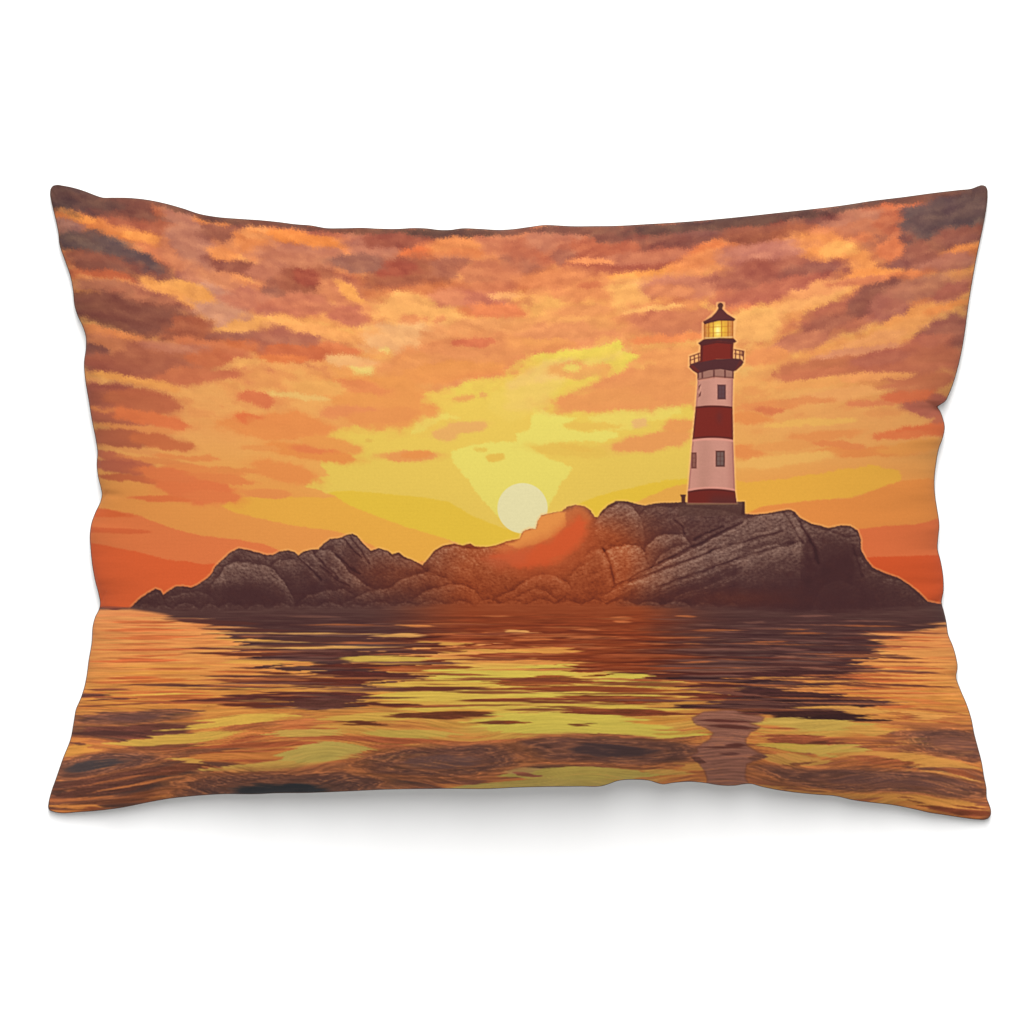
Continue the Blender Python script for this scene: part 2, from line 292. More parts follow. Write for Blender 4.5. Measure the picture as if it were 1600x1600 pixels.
# small tone mottling of the printed cloud, stretched along the cloud streets
yc = gy + 0.22 * np.abs(gx - 800)
n1 = fbm(gx / 60 + 11, yc / 17 + 3, 5, 0.6)
n2 = fbm(gx / 24 + 51, yc / 11 + 33, 4, 0.55)
up = sstep(760, 420, gy + 0.0 * gx) * (1 - 0.75 * np.exp(-((gx - 800) / 230) ** 2 - ((gy - 700) / 110) ** 2))
q = np.round((n1 * 0.8 + n2 * 0.7) * 4.0) / 4.0
img += (q * up)[..., None] * np.array((24, 21, 12), np.float32)
# fine warp so that the edges of the strokes fray
def warp(y0, y1, dx, dy):
    a, b = y0 - Y0, y1 - Y0
    x = np.clip(np.arange(W)[None, :] + dx[a:b], 0, W - 1.001)
    y = np.clip(np.arange(a, b)[:, None] + dy[a:b], 0, H - 1.001)
    xi, yi = x.astype(int), y.astype(int)
    fx, fy = (x - xi)[..., None], (y - yi)[..., None]
    img[a:b] = (img[yi, xi] * (1 - fx) + img[yi, xi + 1] * fx) * (1 - fy) + (img[yi + 1, xi] * (1 - fx) + img[yi + 1, xi + 1] * fx) * fy
wq = sstep(900, 640, gy) * (1 - .6 * np.exp(-((gx - 800) / 200) ** 2 - ((gy - 720) / 90) ** 2))
wd1, wd2 = fbm(gx / 70 + 31, yc / 34 + 3, 4, .6), fbm(gx / 60 + 61, yc / 30 + 43, 4, .6)
warp(Y0, 900, 15 * wd1 * wq, 7 * wd2 * wq)
warp(Y0, 760, 2.2 * N_fine + 4 * N_mid, 1.5 * N_fine + 2.6 * fbm(gx / 11 + 9, gy / 9, 3))

# stronger separation of the puffs from the light between them
def blur(A, n):
    for ax in (0, 1):
        P_ = [(0, 0)] * A.ndim
        P_[ax] = (n + 1, n)
        C_ = np.cumsum(np.pad(A, P_, mode='edge').astype(np.float64), axis=ax)
        k1 = [slice(None)] * A.ndim
        k2 = [slice(None)] * A.ndim
        k1[ax], k2[ax] = slice(2 * n + 1, None), slice(None, -2 * n - 1)
        A = ((C_[tuple(k1)] - C_[tuple(k2)]) / (2 * n + 1)).astype(np.float32)
    return A
img += np.clip(.42 * (img - blur(img, 17)), -22, 22) * sstep(700, 540, gy)[..., None]
# dithered ink: the edges of the tones dissolve into fine stipple
jit = 1.3 * sstep(770, 560, gy) + .6
warp(Y0, 940, jit * rng.normal(size=(H, W)).astype(np.float32), .8 * jit * rng.normal(size=(H, W)).astype(np.float32))
img[:940 - Y0] = .7 * img[:940 - Y0] + .3 * ((np.roll(img, 1, 0) + np.roll(img, -1, 0) + np.roll(img, 1, 1) + np.roll(img, -1, 1)) / 4)[:940 - Y0]

# ---- the sun
rs = np.hypot(gx - 816.5, gy - 794)
m = sstep(40.2, 38.4, rs)
img += (np.array((229, 219, 167), np.float32) - img) * m[..., None]

# ---- rocks: a value field (0 dark, 1 pale stone) built boulder by boulder
rock_top = [(206, 950), (211, 944.5), (222, 934), (238, 923.5), (245.5, 919.6), (253, 922), (257, 929), (266.5, 922), (277, 916), (287.5, 915.6),
            (300.6, 918), (311, 913), (324, 904), (332, 896), (337, 885.4), (348, 875), (361, 863), (374, 856.6), (387, 859), (403, 863), (416, 867),
            (426.6, 867), (437, 862), (450, 859.7), (461, 863), (466, 868), (474, 862), (487, 858.7), (497.5, 858), (505, 850), (516, 842), (529, 841),
            (534, 839.5), (541, 836), (550, 834), (558, 838), (568, 850), (579, 860.5), (592, 856.6), (605, 860.5), (613, 866), (623, 863), (631, 870), (644, 875),
            (660, 883), (668, 873.6), (678.5, 860.5), (692, 852.6), (710, 849.5), (723, 852.6), (734, 849), (741.5, 854), (762.5, 854.7), (776, 852),
            (791, 846), (812, 842), (815, 834), (818, 830), (828, 826), (837, 827), (841, 813), (846.5, 805), (865, 801), (878, 799), (886, 792), (899, 789),
            (913, 791), (923, 797.5), (929, 807), (934, 809), (939, 800), (950, 790), (963, 783), (978.5, 783), (994, 787), (1007, 790), (1028, 786),
            (1062, 785), (1163, 784), (1163.6, 803), (1178, 804), (1199, 802), (1220, 798), (1233, 796), (1241, 800), (1249, 809), (1267, 818.5), (1280, 821),
            (1293, 825), (1312, 821), (1327, 821.6), (1338, 829), (1343, 842), (1343, 858), (1351, 873.6), (1361.5, 887), (1382.5, 896), (1401, 902.5),
            (1417, 913), (1432, 925), (1445.5, 939), (1472, 944)]
island = rock_top + [(1500, 948), (1500, 985), (206, 985)]
bxR = box(190, 1510, 770, 985)
sdR = poly_sd(island, bxR)
a, b, c, d = bxR
sdR = sdR + 0.9 * N_fine[c:d, a:b]
RX, RY = gx[c:d, a:b], gy[c:d, a:b]
halo = sstep(4.2, 1.2, sdR) * sstep(960, 935, RY)
blend(bxR, 0.40 * halo, (250, 186, 112))
V = np.full(RX.shape, 0.34, np.float32) - 0.10 * sstep(880, 940, RY)


def boulder(crest, hi=0.62, lo=0.08, h=38, edge=0.3, bottom=958, both=False):
    """crest polyline left to right: pale along the top, dark below, thin dark outline"""
    global V
    xs, ys = [p[0] for p in crest], [p[1] for p in crest]
    cy_ = np.interp(RX, xs, ys)
    dy = RY - cy_ + 1.2 * N_fine[c:d, a:b] + 1.5 * N_mid[c:d, a:b]
    inside = sstep(-0.8, 0.8, dy) * ((RX >= xs[0]) & (RX <= xs[-1])) * (RY < bottom)
    side = np.minimum(RX - xs[0], xs[-1] - RX) / (0.12 * (xs[-1] - xs[0]))
    val = lo + (hi - lo) * np.exp(-np.clip(dy - 2, 0, None) / h)
    val = val - edge * np.exp(-((dy) / 1.7) ** 2)
    fade = inside * np.clip(side, 0, 1) ** 0.5
    span = ((RX >= xs[0]) & (RX <= xs[-1])) * np.clip(side, 0, 1) ** 0.5
    V = V * (1 - .55 * np.exp(-np.clip(-dy, 0, None) / 5.5) * (dy < 0) * span)      # dark gap behind it
    V = V + (val - V) * fade


def crack(pts, wd=1.6, depth=0.5):
    global V
    best = np.full(RX.shape, 1e9, np.float32)
    for (x1, y1), (x2, y2) in zip(pts[:-1], pts[1:]):
        ex, ey = x2 - x1, y2 - y1
        t = np.clip(((RX - x1) * ex + (RY - y1) * ey) / (ex * ex + ey * ey), 0, 1)
        best = np.minimum(best, np.hypot(RX - x1 - t * ex, RY - y1 - t * ey))
    best = best + 0.8 * N_mid[c:d, a:b]
    V = V - .7 * depth * np.exp(-(np.clip(best, 0, None) / wd * 1.25) ** 2) + depth * 0.45 * np.exp(-((best - 2.6 * wd) / wd) ** 2) * 0.5


def slab(p, q, w1, w2, val):
    """a long inclined plate of stone from p to q"""
    global V
    ex, ey = q[0] - p[0], q[1] - p[1]
    L = math.hypot(ex, ey)
    t = ((RX - p[0]) * ex + (RY - p[1]) * ey) / L / L
    n = ((RX - p[0]) * -ey + (RY - p[1]) * ex) / L + 2.0 * N_mid[c:d, a:b]
    w = w1 + (w2 - w1) * np.clip(t, 0, 1)
    m_ = sstep(0, 1.5, n) * sstep(w, w - 3, n) * sstep(0, .04, t) * sstep(1, .96, t)
    str_ = fbm(t * L / 22 + 4, n / 2.4 + 8, 3)
    V = V + (val + 0.22 * str_ - 0.3 * n / np.maximum(w, 1) - V) * m_ * 0.9


boulder(rock_top[:27] , .46, .10, 34, .3)
boulder([(497, 858), (505, 850), (516, 842), (529, 841), (541, 836), (550, 834), (558, 838), (568, 850), (579, 862), (600, 900)], .5, .08, 34, .3)
boulder([(579, 862), (592, 857), (605, 861), (616, 874), (622, 890), (630, 905)], .52, .12, 30)
boulder([(612, 870), (623, 864), (631, 871), (644, 876), (660, 886), (672, 900)], .48, .15, 26)
boulder([(419, 884), (437, 874), (458, 872), (476, 884), (500, 905), (520, 930)], .5, .1, 30)
boulder([(462, 872), (474, 863), (487, 860), (505, 872), (530, 897), (560, 925)], .5, .1, 28)
boulder([(492, 866), (500, 858), (516, 860), (531, 874), (545, 892), (562, 906), (590, 925)], .56, .12, 26)
boulder([(330, 916), (340, 903), (348, 895), (353, 884), (366, 878), (387, 877.6), (408, 881.5), (427, 889), (442, 905), (453, 923), (463, 945)], .64, .06, 44, .34)
boulder([(236, 950), (243, 945), (266, 931), (287, 925), (308, 921), (324, 926), (340, 940)], .5, .1, 22)
boulder([(205, 952), (214, 944), (226, 934), (238, 926), (247, 923), (256, 932), (262, 948)], .42, .12, 18)
boulder([(640, 912), (656, 898), (680, 886), (700, 874), (722, 872), (745, 880), (770, 905)], .55, .25, 30)
boulder([(668, 876), (679, 863), (692, 855), (710, 852), (728, 856), (750, 858), (790, 850), (812, 846), (830, 870)], .6, .3, 26)
boulder([(463, 944), (479, 930), (505, 922), (537, 920), (552, 930), (560, 945)], .5, .1, 18)
boulder([(530, 947), (558, 931), (584, 921), (605, 920), (621, 926), (640, 947)], .55, .15, 20)
boulder([(600, 925), (620, 908), (647, 897), (668, 893), (700, 905), (730, 925)], .45, .2, 16)
boulder([(642, 940), (660, 925), (680, 918), (705, 914), (726, 913), (741, 923), (756, 942)], .58, .22, 22)
boulder([(770, 935), (804, 921), (825, 905), (846, 896), (867, 898.6), (886, 910), (905, 935)], .6, .28, 16)
boulder([(800, 938), (815, 927), (836, 920), (854, 923), (872, 938)], .55, .28, 12)
boulder([(872, 942), (885, 930), (905, 921), (925, 920), (940, 940)], .5, .25, 12)
boulder([(928, 822), (935, 808), (947, 795), (968, 785), (985, 789), (1000, 806), (1012, 850)], .66, .18, 44)
boulder([(995, 812), (1007, 795), (1030, 792), (1062, 792), (1120, 794), (1165, 806)], .42, .16, 30, .2)
boulder([(890, 900), (905, 884), (921, 879), (935, 890)], .5, .3, 14)
boulder([(912, 872), (926, 859), (942, 857), (950, 875)], .5, .25, 26)
boulder([(942, 862), (957, 855), (978, 850), (1000, 853), (1008, 863), (1014, 890)], .7, .2, 38)
boulder([(1008, 856), (1026, 838), (1044, 832), (1065, 834), (1078, 846), (1085, 860)], .64, .15, 24)
boulder([(1015, 890), (1030, 868), (1050, 855), (1075, 850), (1095, 862)], .45, .12, 16)
for x_, w_, y_ in ((232, 26, 944), (258, 30, 946), (292, 34, 943), (330, 30, 945), (362, 40, 944), (402, 34, 946), (440, 38, 944), (478, 30, 946), (516, 40, 943), (556, 30, 945), (590, 44, 942), (634, 36, 943), (676, 44, 940),
                   (720, 40, 941), (764, 36, 939), (800, 44, 941), (846, 40, 939), (888, 42, 941), (930, 40, 940), (972, 46, 940), (1016, 40, 942), (1058, 44, 941), (1102, 40, 944), (1146, 46, 944), (1196, 40, 946), (1244, 46, 946), (1290, 40, 946), (1336, 44, 944), (1384, 40, 942), (1424, 30, 944)):
    boulder([(x_ - w_ * .62, y_ + 9), (x_ - w_ * .35, y_ + 1), (x_ - w_ * .05, y_ - 3), (x_ + w_ * .3, y_), (x_ + w_ * .6, y_ + 9)], .50 if x_ < 1100 else .34, .14, 9, .22, 970)
# the great slabs under the tower
slab((935, 934), (1165, 815), 14, 30, .62)
slab((985, 912), (1250, 806), 26, 44, .66)
slab((1010, 926), (1225, 846), 16, 20, .44)
slab((1050, 935), (1190, 880), 10, 24, .40)
boulder([(1160, 812), (1185, 806), (1220, 801), (1236, 799), (1250, 818), (1264, 842), (1275, 870)], .64, .3, 40)
deepen = sstep(1262, 1276, RX + 8 * N_mid[c:d, a:b]) * sstep(1352, 1335, RX) * sstep(846, 862, RY - .12 * (RX - 1270) + 6 * N_mid[c:d, a:b])
V = V * (1 - .92 * deepen)
boulder([(1150, 872), (1165, 864), (1182, 857), (1212, 850), (1249, 846), (1262, 855), (1272, 868), (1280, 890)], .66, .05, 42, .4)
boulder([(1249, 812), (1267, 821), (1291, 829), (1312, 824), (1327, 825), (1338, 832), (1345, 850)], .5, .02, 26, .2)
boulder([(1262, 960), (1285, 915), (1310, 905), (1335, 915), (1360, 935)], .3, .1, 16, .1)
boulder([(1330, 866), (1343, 868), (1352, 880), (1362, 890), (1383, 899), (1402, 906), (1417, 916), (1432, 928), (1446, 942)], .34, .10, 34, .25)
crack([(942, 858), (950, 872), (956, 886), (960, 912)], 2.6, .45)
crack([(466, 871), (484, 888), (503, 905)], 1.6, .4)
crack([(490, 863), (508, 884), (529, 903)], 1.6, .4)
crack([(500, 884), (522, 902), (546, 917)], 1.8, .4)
crack([(534, 841), (548, 855), (565, 872)], 1.6, .4)
crack([(545, 836), (562, 856), (576, 880)], 1.6, .35)
crack([(526, 866), (545, 884), (562, 896)], 1.6, .35)
crack([(957, 918), (1023, 883), (1089, 851), (1133, 828), (1160, 816)], 1.8, .4)
crack([(984, 908), (1060, 880), (1140, 852), (1222, 829)], 2.2, .5)
crack([(1026, 916), (1089, 895), (1165, 868), (1240, 848)], 2.2, .45)
crack([(1224, 800), (1240, 826), (1252, 846)], 1.8, .3)
crack([(1248, 815), (1262, 836), (1272, 858), (1278, 880)], 2.6, .4)
crack([(1085, 842), (1105, 832), (1130, 822)], 1.8, .4)
crack([(1055, 812), (1066, 824), (1070, 834)], 1.6, .35)
crack([(1330, 850), (1336, 872), (1346, 900)], 2.2, .25)
crack([(1300, 832), (1320, 838), (1338, 836)], 1.6, .3)
# the foot of the island sinks into shade of its own reflection
st = fbm(RX / 5.5 + 2, RY / 3.6 + 5, 4, .65)
strat = fbm((RX * .86 - RY * .5) / 26, (RX * .5 + RY * .86) / 4.2, 3)
dvx, dvy = 3 * fbm(RX / 24 + 3, RY / 20 + 4, 3), 3 * fbm(RX / 24 + 33, RY / 20 + 54, 3)
hh, ww = V.shape
V = V[np.clip(np.round(np.arange(hh)[:, None] + dvy), 0, hh - 1).astype(int), np.clip(np.round(np.arange(ww)[None, :] + dvx), 0, ww - 1).astype(int)]
facet = fbm(RX / 20 + 9, RY / 15 + 6, 4, .55)
hatch = fbm((RX * .75 + RY * .66 + 9 * facet) / 30, (RX * -.66 + RY * .75 + 9 * facet) / 3.6, 3)
V = (V + .16 * facet) * (1 - .3 * sstep(895, 940, RY))
Vt = 1.02 * (V - .06) * (1 + 0.9 * st + 0.5 * strat * (RX > 900) + .55 * hatch * (RX < 800)) + 0.05 * st + 0.05 * N_grain[c:d, a:b]
deep = np.exp(-((RX - 1255) / 110) ** 2 - ((RY - 935) / 32) ** 2) + np.exp(-((RX - 1310) / 28) ** 2 - ((RY - 885) / 30) ** 2)
deep = deep + 0.9 * np.exp(-((RX - 385) / 60) ** 2 - ((RY - 928) / 16) ** 2)
Vt = Vt * (1 - 0.85 * np.clip(deep, 0, 1))
vk = [-.1, .0, .18, .38, .6, .9]
cool = [(62, 34, 36), (72, 40, 41), (84, 52, 49), (106, 74, 66), (127, 94, 83), (152, 118, 104)]
warm = [(96, 36, 22), (116, 46, 26), (146, 64, 32), (164, 80, 44), (182, 102, 64), (200, 130, 90)]
wg = np.clip(1.15 * np.exp(-((RX - 830) / 155) ** 4 - ((RY - 900) / 95) ** 4) + .55 * np.exp(-((RX - 960) / 90) ** 2 - ((RY - 880) / 70) ** 2)
             + .45 * np.exp(-((RX - 620) / 70) ** 2 - ((RY - 900) / 40) ** 2) + .25 * np.exp(-((RX - 1150) / 90) ** 2 - ((RY - 935) / 14) ** 2) + .07 * N_mid[c:d, a:b], 0, 1)
colR = np.stack([np.interp(Vt, vk, [k_[i] for k_ in cool]) * (1 - wg) + np.interp(Vt, vk, [k_[i] for k_ in warm]) * wg for i in range(3)], -1)
mR = sstep(0.8, -0.8, sdR)
sub = img[c:d, a:b]
sub += (colR - sub) * mR[..., None]
sub += (np.array((64, 34, 34), np.float32) - sub) * (0.34 * np.exp(-((sdR + 1.2) / 1.3) ** 2) * (1 - 0.7 * wg) * (RY < 940))[..., None]
# glare of the sun over the middle boulders
def glare(pts, col, op, soft, rag=3):
    bx = pbox(pts, 30)
    s = poly_sd(pts, bx) + rag * shifted(N_mid, bx) + 1.2 * shifted(N_fine, bx)
    a_, b_, c_, d_ = bx
    inside = np.zeros((H, W), np.float32)
    inside[c:d, a:b] = mR
    blend(bx, op * sstep(soft, -soft, s) * inside[c_:d_, a_:b_], col)
glare([(770, 856), (812, 842), (818, 829), (838, 826), (842, 806), (880, 797), (900, 787), (918, 795), (926, 810), (905, 850), (870, 880), (800, 880)], (222, 120, 62), .75, 9)
glare([(790, 850), (812, 843), (818, 829), (838, 826), (842, 806), (866, 801), (885, 800), (884, 822), (868, 838), (840, 850), (812, 858)], (231, 146, 72), .92, 2.5)
glare([(760, 870), (806, 858), (862, 838), (905, 800), (930, 812), (932, 850), (912, 880), (870, 902), (820, 906), (780, 892)], (184, 82, 42), .55, 16, 5)
glare([(770, 869), (806, 862), (835, 856), (862, 842), (884, 822), (905, 808), (916, 816), (914, 836), (900, 856), (880, 872), (850, 884), (815, 888), (795, 879)], (214, 86, 43), .8, 8, 7)
glare([(745, 872), (790, 862), (830, 858), (820, 880), (780, 890)], (196, 92, 56), .5, 10)

# ---- the sea
bxS = box(X0, X0 + W, 944, Y0 + H)
a, b, c, d = bxS
SX, SY = gx[c:d, a:b], gy[c:d, a:b]
# water line: higher at the frame edges, lower under the island
shore = np.interp(SX, [60, 200, 245, 300, 420, 540, 700, 900, 1150, 1300, 1420, 1475, 1560], [945, 948, 950, 953, 950, 950, 944, 944, 952, 958, 950, 946, 946])
shore = shore + 2.2 * fbm(SX / 30, SX / 90, 3)
wk = [945, 985, 1040, 1090, 1140, 1190, 1290]
wl = [(242, 154, 92), (240, 152, 84), (238, 154, 80), (226, 146, 68), (220, 146, 70), (206, 132, 70), (196, 122, 66)]
base = np.stack([np.interp(SY, wk, [k_[i] for k_ in wl]) for i in range(3)], -1)
# yellow path of the sun in the water
path = np.exp(-((SX - 830) / 215) ** 2) * sstep(1015, 1060, SY) * sstep(1260, 1150, SY) * .9
base += (np.array((234, 194, 84), np.float32) - base) * np.clip(path * 1.2, 0, 1)[..., None]
# fine ripples
rp = fbm(SX / 90 + 1, SY / 5.2 + 3, 4, .6)
base += (rp * 24)[..., None] * np.array((.55, 1.0, .5), np.float32)
# close to the viewer the swell draws out into long swirling grain
def flow(x, y):
    return 26 * perlin(x / 230 + 13.3, y / 90 + 29.4) + 7 * perlin(x / 110 + 3.7, y / 50 + 19.2)
fl = flow(SX, SY)
def hump(x0, y0, rx, ry):
    return np.exp(-((SX - x0) / rx) ** 2 - ((SY + .5 * fl - y0) / ry) ** 2)
sw = .50 + .34 * fbm(SX / 240 + 40, (SY + fl) / 13 + 7, 3, .55) + .22 * fbm(SX / 150 + 4, (SY + fl) / 4.4 + 27, 3, .6) + .08 * fbm(SX / 60 + 14, (SY + fl) / 2.4 + 7, 2, .6)
for q_ in ((150, 1222, 180, 48, -.46), (690, 1190, 150, 26, -.46), (950, 1176, 160, 22, -.46), (1370, 1220, 200, 22, -.48), (560, 1222, 120, 14, -.4), (1470, 1160, 85, 26, -.36), (200, 1133, 130, 20, -.36), (420, 1226, 150, 18, -.4),
           (430, 1150, 200, 9, .26), (880, 1138, 250, 18, .4), (880, 1222, 180, 13, .3), (510, 1180, 70, 12, .22), (1250, 1142, 120, 20, .16), (1440, 1190, 90, 9, .14), (1300, 1255, 150, 14, .1)):
    sw = sw + q_[4] * hump(*q_[:4])
sk = [0, .2, .36, .5, .62, .78, 1]
sc_ = [(78, 54, 52), (116, 70, 56), (164, 92, 60), (214, 126, 66), (226, 148, 72), (228, 172, 80), (224, 184, 88)]
swc = np.stack([np.interp(sw, sk, [k_[i] for k_ in sc_]) for i in range(3)], -1)
base += (swc - base) * (.9 * sstep(1085, 1150, SY + 10 * N_mid[c:d, a:b]))[..., None]
# dark image of the island, its lower edge torn into streaks
lowk = [206, 235, 262, 290, 330, 345, 390, 430, 520, 600, 690, 760, 830, 930, 1010, 1080, 1180, 1280, 1340, 1380, 1420, 1478, 1560]
lowy = [951, 955, 960, 968, 975, 985, 994, 1000, 1004, 1002, 1004, 1010, 1030, 1044, 1052, 1078, 1080, 1075, 1040, 1010, 982, 972, 972]
low = np.interp(SX, lowk, lowy)
mid_l = np.exp(-((SX - 540) / 150) ** 4)
low = low + 52 * mid_l + 8 * np.exp(-((SX - 900) / 120) ** 2)
tear = (SY - low) + (20 + 62 * mid_l + 14 * np.exp(-((SX - 880) / 160) ** 2)) * fbm(SX / 170 + 7, SY / 5.6 + .01 * SX, 4, .55) * sstep(953, 990, SY)
dk = sstep(3.5, -3.5, tear)
rv = .15 + .12 * sstep(975, 945, SY) + .05 * N_rip[c:d, a:b]
fine_r = fbm(SX / 120 + 30, SY / 3.3 + 2, 3, .6) + .5 * fbm(SX / 46 + 3, SY / 2.4 + 22, 2, .6)
rv = rv + (.12 + .36 * sstep(958, 1000, SY)) * np.sign(fine_r) * np.abs(fine_r) ** 1.2
wg2 = np.clip(1.05 * np.exp(-((SX - 830) / 190) ** 4) + .45 * np.exp(-((SX - 1000) / 90) ** 2), 0, 1) * .98
colW = np.stack([np.interp(rv, vk, [k_[i] for k_ in cool]) * (1 - wg2) + np.interp(rv, vk, [k_[i] for k_ in warm]) * wg2 for i in range(3)], -1)
base += (colW - base) * dk[..., None]
isl = sstep(190, 240, SX) * sstep(1500, 1450, SX)
mS = sstep(-1.0 - 6 * isl, 1.5 + 5 * isl, SY - shore + 4 * isl * N_rip[c:d, a:b])
sub = img[c:d, a:b]
sub += (base - sub) * mS[..., None]

